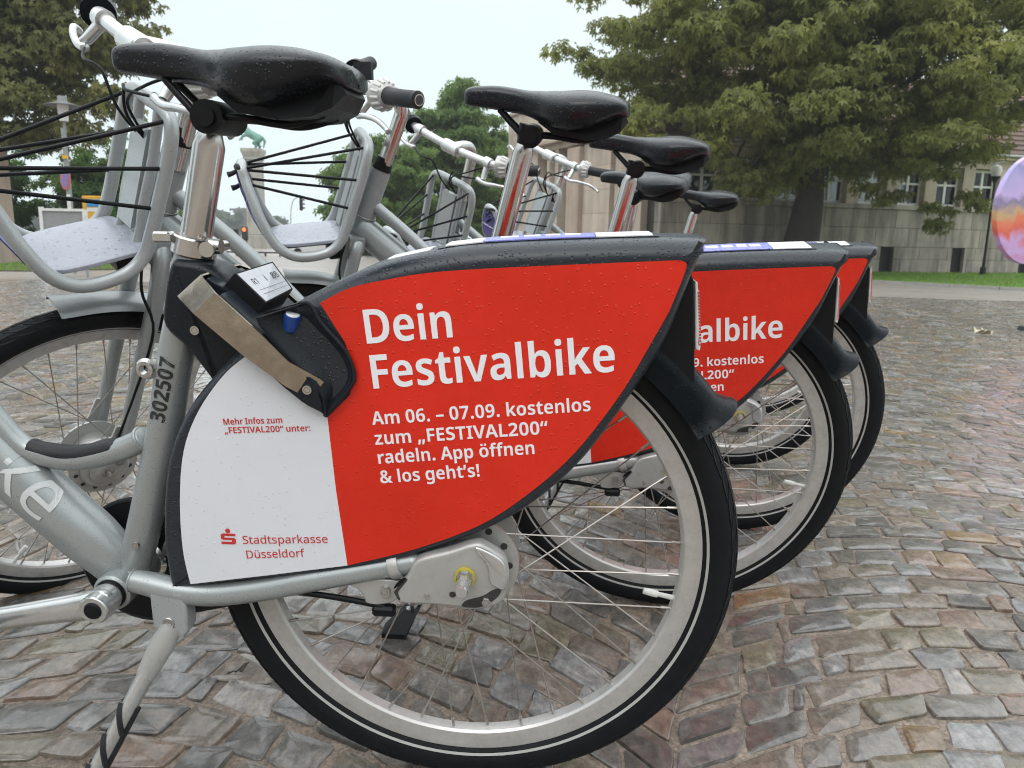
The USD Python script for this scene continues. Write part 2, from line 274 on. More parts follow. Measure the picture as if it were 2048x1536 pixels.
G=dict(
 shell=[(-0.254,0.7189),(-0.1981,0.7184),(-0.0887,0.7132),(-0.0221,0.7087),(0.0227,0.7029),(0.0909,0.6871),(0.1493,0.6616),(0.1973,0.6358),(0.2223,0.6136),(0.2473,0.5963),(0.2729,0.5729),(0.2902,0.5549),(0.3167,0.5237),(0.3407,0.4822),(0.358,0.4282),(0.3676,0.3595),(0.3678,0.3123),(0.3648,0.2884),(0.356,0.2811),(0.3371,0.2861),(0.2392,0.3023),(0.1402,0.3183),(0.061,0.3412),(-0.0293,0.3801),(-0.0867,0.4204),(-0.1361,0.4724),(-0.1826,0.5445),(-0.2165,0.6072),(-0.2393,0.6764)],
 white=[(0.335,0.2967,0.0555),(0.3395,0.3421,0.0555),(0.3363,0.4071,0.0555),(0.3249,0.4699,0.0555),(0.3023,0.5188,0.0555),(0.2697,0.5608,0.0555),(0.2428,0.5832,0.0555),(0.2064,0.5568,0.0555),(0.1551,0.5147,0.0555),(0.1497,0.4269,0.0555),(0.1407,0.3305,0.0555),(0.2356,0.3135,0.0555)],
 red=[(0.1565,0.6443,0.0555),(0.123,0.6612,0.0555),(0.0795,0.6717,0.0555),(0.0339,0.6796,0.0555),(-0.0375,0.6858,0.0555),(-0.1417,0.6925,0.0555),(-0.2186,0.6972,0.0555),(-0.2269,0.6963,0.0555),(-0.2305,0.6887,0.0555),(-0.217,0.6455,0.0555),(-0.1985,0.6073,0.0555),(-0.1696,0.5509,0.0555),(-0.1232,0.4826,0.0555),(-0.074,0.4325,0.0555),(-0.0171,0.3897,0.0555),(0.0593,0.3557,0.0555),(0.1407,0.3305,0.0555),(0.1497,0.4269,0.0555),(0.1551,0.5147,0.0555),(0.1283,0.5418,0.0555),(0.1227,0.5678,0.0555),(0.1311,0.6014,0.0555)],
 sticker=[(0.0255,0.7017,-0.0),(-0.011,0.7046,0.0),(-0.1438,0.7115,-0.0),(-0.1985,0.713,0.0)],
 steel_low=[(0.166,0.5436,0.075),(0.1782,0.5432,0.075),(0.1941,0.554,0.075),(0.2356,0.5881,0.075),(0.2874,0.6327,0.075)],
 steel_up=[(0.1552,0.5591,0.075),(0.1572,0.5624,0.075),(0.1895,0.5822,0.075),(0.2171,0.6144,0.075),(0.2623,0.6562,0.075)],
 steel_corner=[(0.3147,0.6458,0.05),(0.286,0.6699,0.05)],
 key_near=[(0.2563,0.6696,0.035),(0.225,0.6387,0.035)],
 key_far=[(0.2408,0.6745,-0.035),(0.2193,0.6434,-0.035)],
 key_low=[(0.2737,0.6637,0.035),(0.23,0.6245,0.035),(0.2232,0.6313,-0.035)],
 recess=[(0.1769,0.644,0.06),(0.166,0.6437,0.06),(0.1551,0.6238,0.06),(0.1303,0.5941,0.06),(0.1214,0.569,0.06),(0.1266,0.5518,0.06),(0.1504,0.5251,0.06),(0.1564,0.5179,0.06),(0.1836,0.5357,0.06),(0.197,0.5468,0.06),(0.2354,0.5969,0.06),(0.2221,0.6249,0.06)],
 knob=[(0.1927,0.6203,0.055),(0.185,0.6287,0.055)],
 sleeve=[(0.3341,0.6784,0.03),(0.3192,0.6842,0.03),(0.2806,0.674,0.03),(0.2551,0.6411,0.03),(0.2363,0.5902,0.03),(0.2493,0.5723,0.03),(0.2817,0.5357,0.03),(0.2902,0.5336,0.03),(0.3216,0.5791,0.03),(0.3478,0.6076,0.03),(0.3459,0.639,0.03)],
 sleeve_bolt=[(0.3101,0.6053,0.034)],
 tube=[(0.3167,0.6923,-0.0),(0.3291,0.6404,0.0),(0.353,0.5621,-0.0),(0.3738,0.4799,0.0),(0.4051,0.3794,0.0),(0.4336,0.2944,0.0),(0.4525,0.261,0.0)],
 post=[(0.2846,0.8217,0.0),(0.315,0.698,0.0)],
 bb=[(0.4462,0.2695,0.03)],
 crank=[(0.4241,0.2852,0.085),(0.4951,0.2736,0.085),(0.5588,0.2637,0.085)],
 stay=[(0.4156,0.2923,0.045),(0.392,0.2879,0.045),(0.355,0.28,0.045),(0.311,0.2786,0.045),(0.2539,0.2876,0.045),(0.1908,0.3028,0.045),(0.1288,0.3172,0.045),(0.0557,0.3345,0.045)],
 dropout=[(0.0558,0.3453,0.06),(0.0174,0.3586,0.06),(-0.0118,0.3695,0.06),(-0.0263,0.3657,0.06),(-0.0438,0.3536,0.06),(-0.0492,0.3422,0.06),(-0.0512,0.3228,0.06),(-0.0467,0.2995,0.06),(-0.0368,0.289,0.06),(-0.0178,0.2834,0.06),(0.0025,0.2844,0.06),(0.042,0.2865,0.06),(0.0756,0.2862,0.06),(0.0808,0.2933,0.06),(0.0842,0.3032,0.06),(0.0681,0.3238,0.06)],
 brk=[(0.1462,0.3078,0.05),(0.1308,0.2977,0.05),(0.1239,0.2886,0.05),(0.1194,0.2779,0.05),(0.0985,0.2789,0.05),(0.0831,0.2865,0.05),(0.0782,0.311,0.05)],
 bolts=[(0.0964,0.2983,0.065),(-0.0006,0.3233,0.065),(0.0143,0.3029,0.065),(-0.0417,0.3135,0.065),(-0.0259,0.2969,0.065)],
 slot=[(0.0032,0.2902,0.064),(-0.0033,0.2965,0.064),(-0.0211,0.3027,0.064),(-0.0328,0.3111,0.064),(-0.0416,0.3129,0.064),(-0.0416,0.3063,0.064),(-0.0329,0.2966,0.064),(-0.0181,0.2879,0.064),(-0.0004,0.287,0.064)],
 cable=[(0.227,0.2904,0.05),(0.1902,0.2874,0.05),(0.1535,0.2831,0.05),(0.12,0.2779,0.05),(0.0975,0.2735,0.05)],
 topc=[(0.6151,0.5171,-0.0),(0.5845,0.4743,0.0),(0.5687,0.4539,0.0),(0.5514,0.4412,0.0),(0.5204,0.433,0.0),(0.495,0.4313,0.0),(0.4621,0.4371,0.0),(0.4287,0.4482,0.0),(0.4004,0.4622,0.0)],
 grip=[(0.5539,0.4458,0.0),(0.5388,0.4397,0.0),(0.5198,0.437,0.0),(0.4943,0.436,0.0),(0.4615,0.4411,0.0),(0.4316,0.4507,-0.0)],
 down=[(0.6549,0.5095,0.0),(0.5918,0.4318,0.0),(0.5307,0.3662,0.0),(0.4703,0.3035,0.0),(0.4545,0.2718,0.0)],
 kick0=[(0.3618,0.2702,0.05)],
 kick=[(0.364,0.2383,0.055),(0.3885,0.1977,0.062),(0.4066,0.1645,0.075),(0.4258,0.1247,0.095),(0.446,0.0756,0.12)],
 ring=[(0.4828,0.2219,-0.045),(0.5432,0.295,-0.045)],
 flap=[(-0.2426,0.6741,0.03),(-0.2535,0.5529,0.03),(-0.21,0.5764,0.03),(-0.1964,0.6016,0.03)],
 refl=[(-0.2491,0.6768,0.0),(-0.2609,0.5966,0.0)],
 mud=[(-0.1962,0.5654,0.0),(-0.2303,0.5664,0.0),(-0.2652,0.5555,0.0),(-0.2894,0.5382,0.0),(-0.3044,0.5175,0.0),(-0.3161,0.5148,0.0)],
 sadtop=[(0.3821,0.8941,0.0),(0.3777,0.9021,-0.0),(0.3706,0.9061,0.0),(0.3482,0.9097,0.0),(0.3263,0.9093,-0.0),(0.2886,0.9045,0.0),(0.2671,0.9017,0.0),(0.2453,0.9033,0.0),(0.2234,0.9068,0.0),(0.1964,0.9079,0.0),(0.1697,0.9056,0.0),(0.1513,0.8984,-0.0),(0.1429,0.8847,-0.0)],
 sadbot=[(0.3513,0.8773,0.05),(0.3207,0.8718,0.05),(0.2951,0.8673,0.05),(0.2596,0.859,0.05),(0.2351,0.8425,0.05),(0.2099,0.8331,0.05),(0.1682,0.8359,0.05),(0.1416,0.8504,0.05),(0.1296,0.8647,0.05)],
 sadbase=[(0.2505,0.8411,0.0),(0.1852,0.8289,0.0),(0.1575,0.8328,0.0),(0.135,0.8447,-0.0),(0.1256,0.8624,-0.0)],
 clampc=[(0.273,0.8319,0.02)],
 hook=[(0.3769,0.5543,0.02)],
 collar=[(0.304,0.6961,0.02),(0.2846,0.691,0.02)],
 dein=[(0.1106,0.6004,0.0562),(0.0093,0.6108,0.0562)],
 fest=[(0.1053,0.5496,0.0562),(-0.1655,0.5774,0.0562)],
 am=[(0.1041,0.5077,0.0562),(-0.1395,0.5319,0.0562)],
 zum=[(0.1021,0.484,0.0562),(-0.0932,0.5037,0.0562)],
 rad=[(0.1,0.4611,0.0562),(-0.0798,0.4796,0.0562)],
 los=[(0.0979,0.4373,0.0562),(-0.0182,0.4502,0.0562)],
 mehr=[(0.2758,0.5021,0.0562),(0.2062,0.5067,0.0562)],
 festi=[(0.275,0.4919,0.0562),(0.1746,0.4982,0.0562)],
 stadt=[(0.2656,0.3536,0.0562),(0.1618,0.3594,0.0562)],
 duss=[(0.263,0.3346,0.0562),(0.1911,0.3398,0.0562)],
 slogo=[(0.2912,0.3525,0.0562),(0.2735,0.3539,0.0562),(0.2815,0.3731,0.0562)],
 num=[(0.3646,0.4882,0.02),(0.3356,0.5651,0.02)],
 ike=[(0.7124,0.5739,0.04),(0.5222,0.365,0.04)],
 valve=[(-0.2576,0.2769,0.0),(-0.2364,0.2794,-0.0)],
 tab=[(0.1335,0.8958,-0.04)],
 bolt2=[(0.4187,0.3268,0.02)],
)
# ------------------------------------------------------------------ ground
def stonemat(name):
    mat(name, {'g': ('geometry', {}), 't': ('attribute', {'attribute': 'tone'}),
        'n': ('noise_texture', {'scale': 38.0, 'detail': 6.0, 'roughness': 0.68}), 'r': ('rgb_ramp', {'ramp': [(0.3, (0.5, 0.5, 0.51)), (0.7, (1.5, 1.46, 1.42))]}),
        'm': ('mix', {'mix_type': 'multiply', 'fac': 1.0}),
        'sn': ('noise_texture', {'scale': 17.0, 'detail': 7.0, 'roughness': 0.72}), 'sm': ('map_range', {'from_min': 0.52, 'from_max': 0.68, 'to_min': 0.0, 'to_max': 0.5, 'clamp': True}), 'sx': ('mix', {'mix_type': 'mix', 'color2': (0.27, 0.215, 0.17)}),
        'st': ('mapping', {'scale': (1.0, 0.35, 1.0)}),
        'n3': ('noise_texture', {'scale': 120.0, 'detail': 5.0, 'roughness': 0.7}), 'r3': ('rgb_ramp', {'ramp': [(0.40, (0.75, 0.75, 0.75)), (0.62, (1.25, 1.22, 1.2))]}), 'm3': ('mix', {'mix_type': 'multiply', 'fac': 1.0}),
        'w': ('noise_texture', {'scale': 2.6, 'detail': 4.0, 'roughness': 0.6}), 'w2': ('noise_texture', {'scale': 26.0, 'detail': 4.0}),
        'wa': ('math', {'math_type': 'multiply_add', 'value2': 0.55}),
        'wr': ('map_range', {'from_min': 0.56, 'from_max': 0.74, 'to_min': 0.2, 'to_max': 1.0, 'clamp': True}),
        'rr': ('map_range', {'from_min': 0.0, 'from_max': 1.0, 'to_min': 0.45, 'to_max': 0.08}),
        'b': ('noise_texture', {'scale': 48.0, 'detail': 7.0, 'roughness': 0.62, 'distortion': 0.4}), 'bb': ('bump', {'strength': 0.75, 'distance': 0.0045}),
        'p': ('principled_bsdf', {'coat_roughness': 0.10, 'coat_ior': 1.5})},
        [('g.position', 'n.vector'), ('n.fac', 'r.fac'), ('t.color', 'm.color1'), ('r.color', 'm.color2'), ('g.position', 'st.vector'), ('st.vector', 'n3.vector'), ('n3.fac', 'r3.fac'), ('m.color', 'm3.color1'), ('r3.color', 'm3.color2'), ('g.position', 'sn.vector'), ('sn.fac', 'sm.value'), ('sm.result', 'sx.fac'), ('m3.color', 'sx.color1'), ('sx.color', 'p.base_color'),
         ('g.position', 'w.vector'), ('g.position', 'w2.vector'), ('w2.fac', 'wa.value1'), ('w.fac', 'wa.value3'), ('wa.value', 'wr.value'), ('wr.result', 'rr.value'), ('rr.result', 'p.roughness'),
         ('wr.result', 'p.coat_weight'), ('g.position', 'b.vector'), ('b.fac', 'bb.height'), ('bb.normal', 'p.normal')])
stonemat('cobble_stone')
def groundmat(name, c0, c1, scale, r0, r1, bump=0.4, bscale=120.0, wet=1.4):
    mat(name, {'g': ('geometry', {}), 'n': ('noise_texture', {'scale': scale, 'detail': 8.0, 'roughness': 0.7}), 'r': ('rgb_ramp', {'ramp': [(0.3, c0), (0.7, c1)]}),
        'f': ('noise_texture', {'scale': 160.0, 'detail': 4.0}), 'fr': ('rgb_ramp', {'ramp': [(0.35, (0.7, 0.7, 0.7)), (0.65, (1.3, 1.3, 1.3))]}), 'm': ('mix', {'mix_type': 'multiply', 'fac': 1.0}),
        'w': ('noise_texture', {'scale': wet, 'detail': 5.0}), 'rr': ('map_range', {'from_min': 0.35, 'from_max': 0.65, 'to_min': r0, 'to_max': r1, 'clamp': True}),
        'b': ('noise_texture', {'scale': bscale, 'detail': 5.0}), 'bb': ('bump', {'strength': bump, 'distance': 0.004}), 'p': ('principled_bsdf', {})},
        [('g.position', 'n.vector'), ('n.fac', 'r.fac'), ('g.position', 'f.vector'), ('f.fac', 'fr.fac'), ('r.color', 'm.color1'), ('fr.color', 'm.color2'), ('m.color', 'p.base_color'),
         ('g.position', 'w.vector'), ('w.fac', 'rr.value'), ('rr.result', 'p.roughness'), ('g.position', 'b.vector'), ('b.fac', 'bb.height'), ('bb.normal', 'p.normal')])
groundmat('joint_sand', (0.10, 0.078, 0.060), (0.31, 0.25, 0.20), 22.0, 0.35, 0.65, 0.8, 260.0)
groundmat('plaza_asphalt', (0.24, 0.215, 0.19), (0.33, 0.298, 0.268), 1.5, 0.28, 0.5, 0.3, 90.0, 0.5)
groundmat('gravel_path', (0.22, 0.185, 0.15), (0.31, 0.27, 0.225), 2.0, 0.35, 0.6, 0.4, 80.0, 0.8)
groundmat('soil', (0.05, 0.04, 0.028), (0.11, 0.085, 0.06), 6.0, 0.6, 0.9)
groundmat('kerb_stone', (0.26, 0.25, 0.235), (0.36, 0.345, 0.32), 9.0, 0.4, 0.6)

def sheet(x0, x1, y0, y1, z, nx=1, ny=1):
    X, Y = np.meshgrid(np.linspace(x0, x1, nx + 1), np.linspace(y0, y1, ny + 1)); v = np.stack([X.ravel(), Y.ravel(), np.full(X.size, z)], 1); f = []
    for j in range(ny):
        for i in range(nx):
            a = j * (nx + 1) + i; f += [(a, a + 1, a + nx + 2), (a, a + nx + 2, a + nx + 1)]
    return trimesh.Trimesh(v, np.array(f), process=False)
g = part('/World', 'ground', sheet(-230, 230, -40, 250, -0.032, 12, 12), 'gravel_path'); tag(stage.GetPrimAtPath(g), 'wide wet square of pale gravel and asphalt reaching to the far trees', 'ground', kind='structure')
# cobbled square: sand bed, stones one by one, the small far ones joined
EDGE = lambda x: 10.8 - 0.13 * max(x - 3.9, -2.0) + 0.10 * math.sin(x * 1.7)
sq = thing('cobbled_square', 'wet cobbled square of small grey and brown setts laid in arcs', 'square', kind='structure')
xs = np.linspace(-9, 9, 37); bed_v = [(x, -2.0, -0.0052) for x in xs] + [(x, EDGE(x), -0.0052) for x in xs]; nb = len(xs)
bed = trimesh.Trimesh(np.array(bed_v), np.array([q for i in range(nb - 1) for q in ((i, i + 1, nb + i + 1), (i, nb + i + 1, nb + i))]), process=False)
part(sq, 'sand_bed', bed, 'joint_sand')
TONES = np.array([(0.105, 0.100, 0.094), (0.078, 0.080, 0.080), (0.130, 0.108, 0.086), (0.125, 0.130, 0.140), (0.060, 0.058, 0.056), (0.115, 0.102, 0.066), (0.150, 0.098, 0.070), (0.21, 0.205, 0.20), (0.15, 0.092, 0.034), (0.155, 0.172, 0.185)])
TONES = TONES * .62 + TONES.mean(1, keepdims=True) * np.array([.34, .298, .252])
TW = np.array([.18, .15, .17, .10, .10, .10, .08, .04, .015, .06]); TW = TW / TW.sum()
def cobble(c, seed):
    """One sett from its four corners: rounded outline, worn top, bevelled edge. 40 triangles."""
    r = np.random.default_rng(seed); c = np.asarray(c, float); mid = c.mean(0); out = []
    for i in range(4):
        a, b = c[i], c[(i + 1) % 4]
        for t in (0.075, 0.5 + r.uniform(-.08, .08), 0.925): out.append(a + (b - a) * t)
    out = np.array(out); out = mid + (out - mid) * (1 + r.uniform(-0.06, 0.05, (12, 1)))
    tilt = r.normal(0, 0.016, 2); z0 = np.clip(r.normal(0, 0.0014), -.0018, .003)
    def z(p, h): return h + z0 + (p - mid) @ tilt
    top = mid + (out - mid) * 0.945; inn = mid + (out - mid) * 0.45
    v = np.vstack([np.c_[out, np.full(12, -0.03)], np.c_[out, z(out, -0.0042)], np.c_[top, z(top, -0.0008) + r.normal(0, .0004, 12)], np.c_[inn, z(inn, 0.0) + r.normal(0, .0004, 12)], np.r_[mid, z(mid, 0.0003)][None]])
    f = []
    for k in range(3):
        for j in range(12):
            a, b = k * 12 + j, k * 12 + (j + 1) % 12; f += [(a, b, b + 12), (a, b + 12, a + 12)]
    for j in range(12): f.append((36 + j, 36 + (j + 1) % 12, 48))
    return v, np.array(f)
LANE, PITCHROW, ANG = 1.35, 0.076, math.radians(-14)
ca, sa = math.cos(ANG), math.sin(ANG)
def lane_pt(k, a, b):
    """Point of the arc pattern: lane k, a across it (-1..1), b along it (m)."""
    x = (k + 0.5) * LANE + a * LANE / 2; y = b + 0.20 * (1 - a * a) * 1.5
    y += 0.018 * math.sin(1.9 * x + 0.7 * b) + 0.012 * math.sin(3.1 * b + x)
    return np.array([x * ca - y * sa, x * sa + y * ca])
setts = []
for k in range(-7, 8):
    row = 0
    for row in range(-26, 196):
        b0, b1 = row * PITCHROW + 0.004 * ((row * 7 + k * 3) % 5 - 2), (row + 1) * PITCHROW
        n = int(round(rng.uniform(13.5, 17.5))); cuts = np.linspace(-1, 1, n + 1); cuts[1:-1] += rng.normal(0, 0.022, n - 1)
        for i in range(n):
            a0, a1 = cuts[i], cuts[i + 1]; gx, gy = rng.uniform(.003, .010) / LANE * 2 * .5, rng.uniform(.0025, .0095) * .5
            m = lane_pt(k, (a0 + a1) / 2, (b0 + b1) / 2)
            if not (0.35 < m[1] < EDGE(m[0]) - 0.05): continue
            if abs(m[0]) > 0.78 * m[1] + 0.45: continue
            j = rng.normal(0, 0.0048, (4, 2))
            c = np.array([lane_pt(k, a0 + gx, b0 + gy), lane_pt(k, a1 - gx, b0 + gy), lane_pt(k, a1 - gx, b1 - gy), lane_pt(k, a0 + gx, b1 - gy)]) + j
            setts.append((m, c))
def shown(m):
    d = np.array([m[0], m[1], -CAM_H]); z = d @ _f
    if z < 0.2: return -1
    x, y = 1024 + FOCAL * (d @ _r2) / z, 768 - FOCAL * (d @ _u2) / z
    return 1 / z if -60 < x < 2108 and -20 < y < 1590 else -1
order = sorted(range(len(setts)), key=lambda i: -shown(setts[i][0]))
far_m, far_t = [], []
FAR_SHADE = 0
for q, i in enumerate(order):
    m, c = setts[i]; v, f = cobble(c, 1000 + i); tone = TONES[rng.choice(len(TONES), p=TW)] * rng.uniform(0.85, 1.18)
    if q < 298: part(sq, 'cobble', (v, f), 'cobble_stone', smooth=50, tone=tone)
    else: far_m.append((v, f)); far_t.append(np.repeat(tone[None], len(v), 0))
part(sq, 'far_cobbles', cat(far_m), 'cobble_stone', tone=np.vstack(far_t), kind='stuff')
# asphalt beyond the cobbles on the right, the lawn and its kerb before the museum
FE = np.array([.963, .269, 0]); FN = np.array([.269, -.963, 0]); FO = np.array([9.38, 19.98, 0.0])
asp = np.array([(2.0, 9.4), (9.5, 8.8), (30, 4), (40, 20), (14.2, 16.3), (7.0, 15.0), (-3.0, 13.5), (-3.0, 9.0)])
part('/World', 'asphalt_path', trimesh.Trimesh(np.c_[asp, np.full(len(asp), -0.022)], tri2d(asp), process=False), 'plaza_asphalt', kind='structure', label='smooth wet grey asphalt between the cobbles and the lawn')
asp2 = np.array([(-24, 11.5), (-4.2, 9.6), (-3.2, 13.4), (3, 22), (-2, 60), (-40, 60)])
part('/World', 'asphalt_path', trimesh.Trimesh(np.c_[asp2, np.full(len(asp2), -0.024)], tri2d(asp2), process=False), 'plaza_asphalt', kind='structure', label='pale wet open plaza behind the bike row')
# ------------------------------------------------------------------ lawn
plain('grass_soil', (0.13, 0.21, 0.04), 0.8, 0, 0.3, 3)
def leafmat(name, ramp, scale, trans=0.35, spec=0.3, fine=0.5):
    mat(name, {'g': ('geometry', {}), 'n': ('noise_texture', {'scale': scale, 'detail': 3.0, 'roughness': 0.6}), 'ri': ('math', {'math_type': 'multiply_add', 'value2': fine, 'value3': -fine / 2}),
        'a': ('math', {'math_type': 'add'}), 'r': ('rgb_ramp', {'ramp': ramp}), 'p': ('principled_bsdf', {'roughness': 0.38, 'specular_ior_level': spec}), 't': ('translucent_bsdf', {}), 'x': ('mix_closure', {'fac': trans})},
        [('g.position', 'n.vector'), ('g.random_per_island', 'ri.value1'), ('n.fac', 'a.value1'), ('ri.value', 'a.value2'), ('a.value', 'r.fac'), ('r.color', 'p.base_color'), ('r.color', 't.color'), ('p.BSDF', 'x.closure1'), ('t.BSDF', 'x.closure2')], surface='x.closure')
leafmat('grass_blade', [(0.25, (0.15, 0.29, 0.035)), (0.6, (0.22, 0.40, 0.055)), (0.85, (0.32, 0.44, 0.10))], 1.3, 0.3)
leafmat('chestnut_leaf', [(0.2, (0.18, 0.20, 0.055)), (0.42, (0.34, 0.345, 0.085)), (0.57, (0.49, 0.46, 0.13)), (0.69, (0.40, 0.30, 0.14)), (0.9, (0.26, 0.17, 0.09))], 0.55, 0.45, fine=0.62)
leafmat('brown_chestnut_leaf', [(0.2, (0.16, 0.17, 0.055)), (0.45, (0.29, 0.265, 0.08)), (0.64, (0.35, 0.275, 0.11)), (0.9, (0.29, 0.20, 0.10))], 0.6, 0.45, fine=0.62)
leafmat('green_leaf', [(0.2, (0.11, 0.18, 0.045)), (0.5, (0.21, 0.31, 0.075)), (0.8, (0.32, 0.42, 0.12))], 0.6, 0.5)
leafmat('bright_leaf', [(0.2, (0.05, 0.12, 0.02)), (0.5, (0.11, 0.22, 0.03)), (0.8, (0.19, 0.32, 0.05))], 0.7, 0.4)
leafmat('far_leaf', [(0.2, (0.06, 0.085, 0.055)), (0.8, (0.12, 0.15, 0.09))], 0.08, 0.2)
plain('bark', (0.050, 0.042, 0.035), 0.85, 0, 0.45, 9, bump=1.0, bscale=30)
def blades(pts, h, rg):
    n = len(pts); a = rg.uniform(0, 2 * np.pi, n); w = rg.uniform(.006, .012, n); hh = h * rg.uniform(.5, 1.2, n); l = rg.uniform(-.03, .03, (n, 2))
    d = np.stack([np.cos(a), np.sin(a)], 1) * w[:, None]
    v = np.stack([np.c_[pts[:, :2] - d, pts[:, 2]], np.c_[pts[:, :2] + d, pts[:, 2]], np.c_[pts[:, :2] + l, pts[:, 2] + hh]], 1).reshape(-1, 3)
    return trimesh.Trimesh(v, np.arange(3 * n).reshape(-1, 3), process=False)
def inside(poly, n, rg):
    P = sg.Polygon(poly); x0, y0, x1, y1 = P.bounds; out = []
    import shapely
    while sum(map(len, out)) < n:
        q = rg.uniform((x0, y0), (x1, y1), (n * 2, 2)); out.append(q[shapely.contains_xy(P, q[:, 0], q[:, 1])])
    return np.vstack(out)[:n]
lawn = np.array([(5.4, 15.75), (7.0, 15.0), (8.75, 12.95), (13.0, 9.5), (26, 8), (30, 25.0), (9.45, 19.93), (4.0, 18.4), (4.4, 16.6)])
lp = thing('lawn', 'bright green lawn strip between the plaza and the stone plinth', 'lawn', kind='structure')
part(lp, 'turf', trimesh.Trimesh(np.c_[lawn, np.full(len(lawn), 0.012)], tri2d(lawn), process=False), 'grass_soil')
q = inside(lawn, 42000, rng); q = q[q[:, 0] < 17]
part(lp, 'grass_blades', blades(np.c_[q, np.full(len(q), 0.01)], 0.055, rng), 'grass_blade', kind='stuff')
kb = thing('lawn_kerb', 'low pale stone kerb edging the lawn', 'kerb', kind='structure')
edge = lawn[[0, 1, 2, 3, 4]]; cum = np.r_[0, np.cumsum(np.linalg.norm(np.diff(edge, axis=0), axis=1))]
def along(s): return np.array([np.interp(s, cum, edge[:, 0]), np.interp(s, cum, edge[:, 1])])
s = 0.0
while s < cum[-1] - 8:
    a, b = along(s + .005), along(s + 0.795); t = (b - a) / np.linalg.norm(b - a); nn = np.array([t[1], -t[0]]) * -0.05
    part(kb, 'kerb_stone', hull([(*(p + sgn * nn), z) for p in (a, b) for sgn in (-1, 1) for z in (-0.05, 0.035)]), 'kerb_stone'); s += 0.8
left_lawn = np.array([(-18, 13.2), (-8.6, 13.4), (-7.6, 14.6), (-8.5, 17.5), (-20, 18)])
ll = thing('lawn', 'narrow green verge below the shrubs behind the basket', 'lawn', kind='structure')
part(ll, 'turf', trimesh.Trimesh(np.c_[left_lawn, np.full(len(left_lawn), -0.012)], tri2d(left_lawn), process=False), 'soil')
q = inside(left_lawn, 9000, rng); part(ll, 'grass_blades', blades(np.c_[q, np.full(len(q), -0.012)], 0.06, rng), 'grass_blade', kind='stuff')

# ------------------------------------------------------------------ museum wing behind the chestnut
def wallmat(name, c0, c1, streak=0.6):
    mat(name, {'g': ('geometry', {}), 'mp': ('mapping', {'scale': (1.0, 1.0, 0.14)}), 's': ('noise_texture', {'scale': 3.2, 'detail': 5.0, 'roughness': 0.6}), 'sr': ('rgb_ramp', {'ramp': [(0.36, (0.42, 0.42, 0.43)), (0.56, (1.06, 1.05, 1.04))]}),
        'n': ('noise_texture', {'scale': 1.1, 'detail': 8.0, 'roughness': 0.7}), 'r': ('rgb_ramp', {'ramp': [(0.3, c0), (0.7, c1)]}), 'm': ('mix', {'mix_type': 'multiply', 'fac': streak}),
        'ri': ('map_range', {'from_min': 0.0, 'from_max': 1.0, 'to_min': 0.88, 'to_max': 1.1}), 'oi': ('object_info', {}), 'cc': ('combine_color', {}), 'm2': ('mix', {'mix_type': 'multiply', 'fac': 1.0}),
        'b': ('noise_texture', {'scale': 60.0, 'detail': 4.0}), 'bb': ('bump', {'strength': 0.3, 'distance': 0.01}), 'p': ('principled_bsdf', {'roughness': 0.75})},
        [('g.position', 'mp.vector'), ('mp.vector', 's.vector'), ('s.fac', 'sr.fac'), ('g.position', 'n.vector'), ('n.fac', 'r.fac'), ('r.color', 'm.color1'), ('sr.color', 'm.color2'),
         ('oi.random', 'ri.value'), ('ri.result', 'cc.r'), ('ri.result', 'cc.g'), ('ri.result', 'cc.b'), ('m.color', 'm2.color1'), ('cc.color', 'm2.color2'), ('m2.color', 'p.base_color'),
         ('g.position', 'b.vector'), ('b.fac', 'bb.height'), ('bb.normal', 'p.normal')])
wallmat('plinth_stone', (0.31, 0.272, 0.235), (0.46, 0.415, 0.365), 0.9)
wallmat('facade_stone', (0.44, 0.365, 0.295), (0.56, 0.475, 0.39), 0.35)
wallmat('pale_stone', (0.42, 0.33, 0.26), (0.52, 0.42, 0.34), 0.3)
plain('zinc_gutter', (0.40, 0.41, 0.42), 0.5, 0.2, 0.1, 3)
plain('roof_tile', (0.115, 0.068, 0.050), 0.7, 0, 0.35, 5)
plain('window_white', (0.72, 0.72, 0.70), 0.45, 0, 0.04, 4)
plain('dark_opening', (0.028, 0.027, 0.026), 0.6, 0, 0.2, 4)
plain('blind_cloth', (0.40, 0.44, 0.44), 0.7, 0, 0.06, 4)
plain('dark_metal', (0.020, 0.021, 0.022), 0.5, 0.3, 0.2, 10)
plain('grey_metal', (0.26, 0.27, 0.27), 0.5, 0.4, 0.1, 10)
mat('window_glass', {'f': ('fresnel', {'IOR': 1.5}), 't': ('transparent_bsdf', {'color': (0.82, 0.86, 0.85)}), 'g': ('glossy_bsdf', {'roughness': 0.03, 'color': (0.95, 0.97, 0.97)}), 'x': ('mix_closure', {})},
    [('f.fac', 'x.fac'), ('t.BSDF', 'x.closure1'), ('g.BSDF', 'x.closure2')], surface='x.closure')
FM = Gf.Matrix4d(*FE, 0, *(-FN), 0, 0, 0, 1, 0, *FO, 1)
mus = thing('museum_wing', 'long low stone museum wing with stained plinth, white windows and brown tiled roof', 'building', matrix=FM)
T0, T1 = -6.2, 12.5
part(mus, 'core_wall', box(T0, T1, 0.32, 5.0, -0.1, 3.0), 'dark_opening')
courses = [(-0.06, 0.34), (0.34, 0.66), (0.66, 1.14), (1.14, 1.60)]
vents = [(0.10, 0.51), (2.39, 2.80), (4.7, 5.1), (-2.2, -1.8), (-4.4, -4.0)]
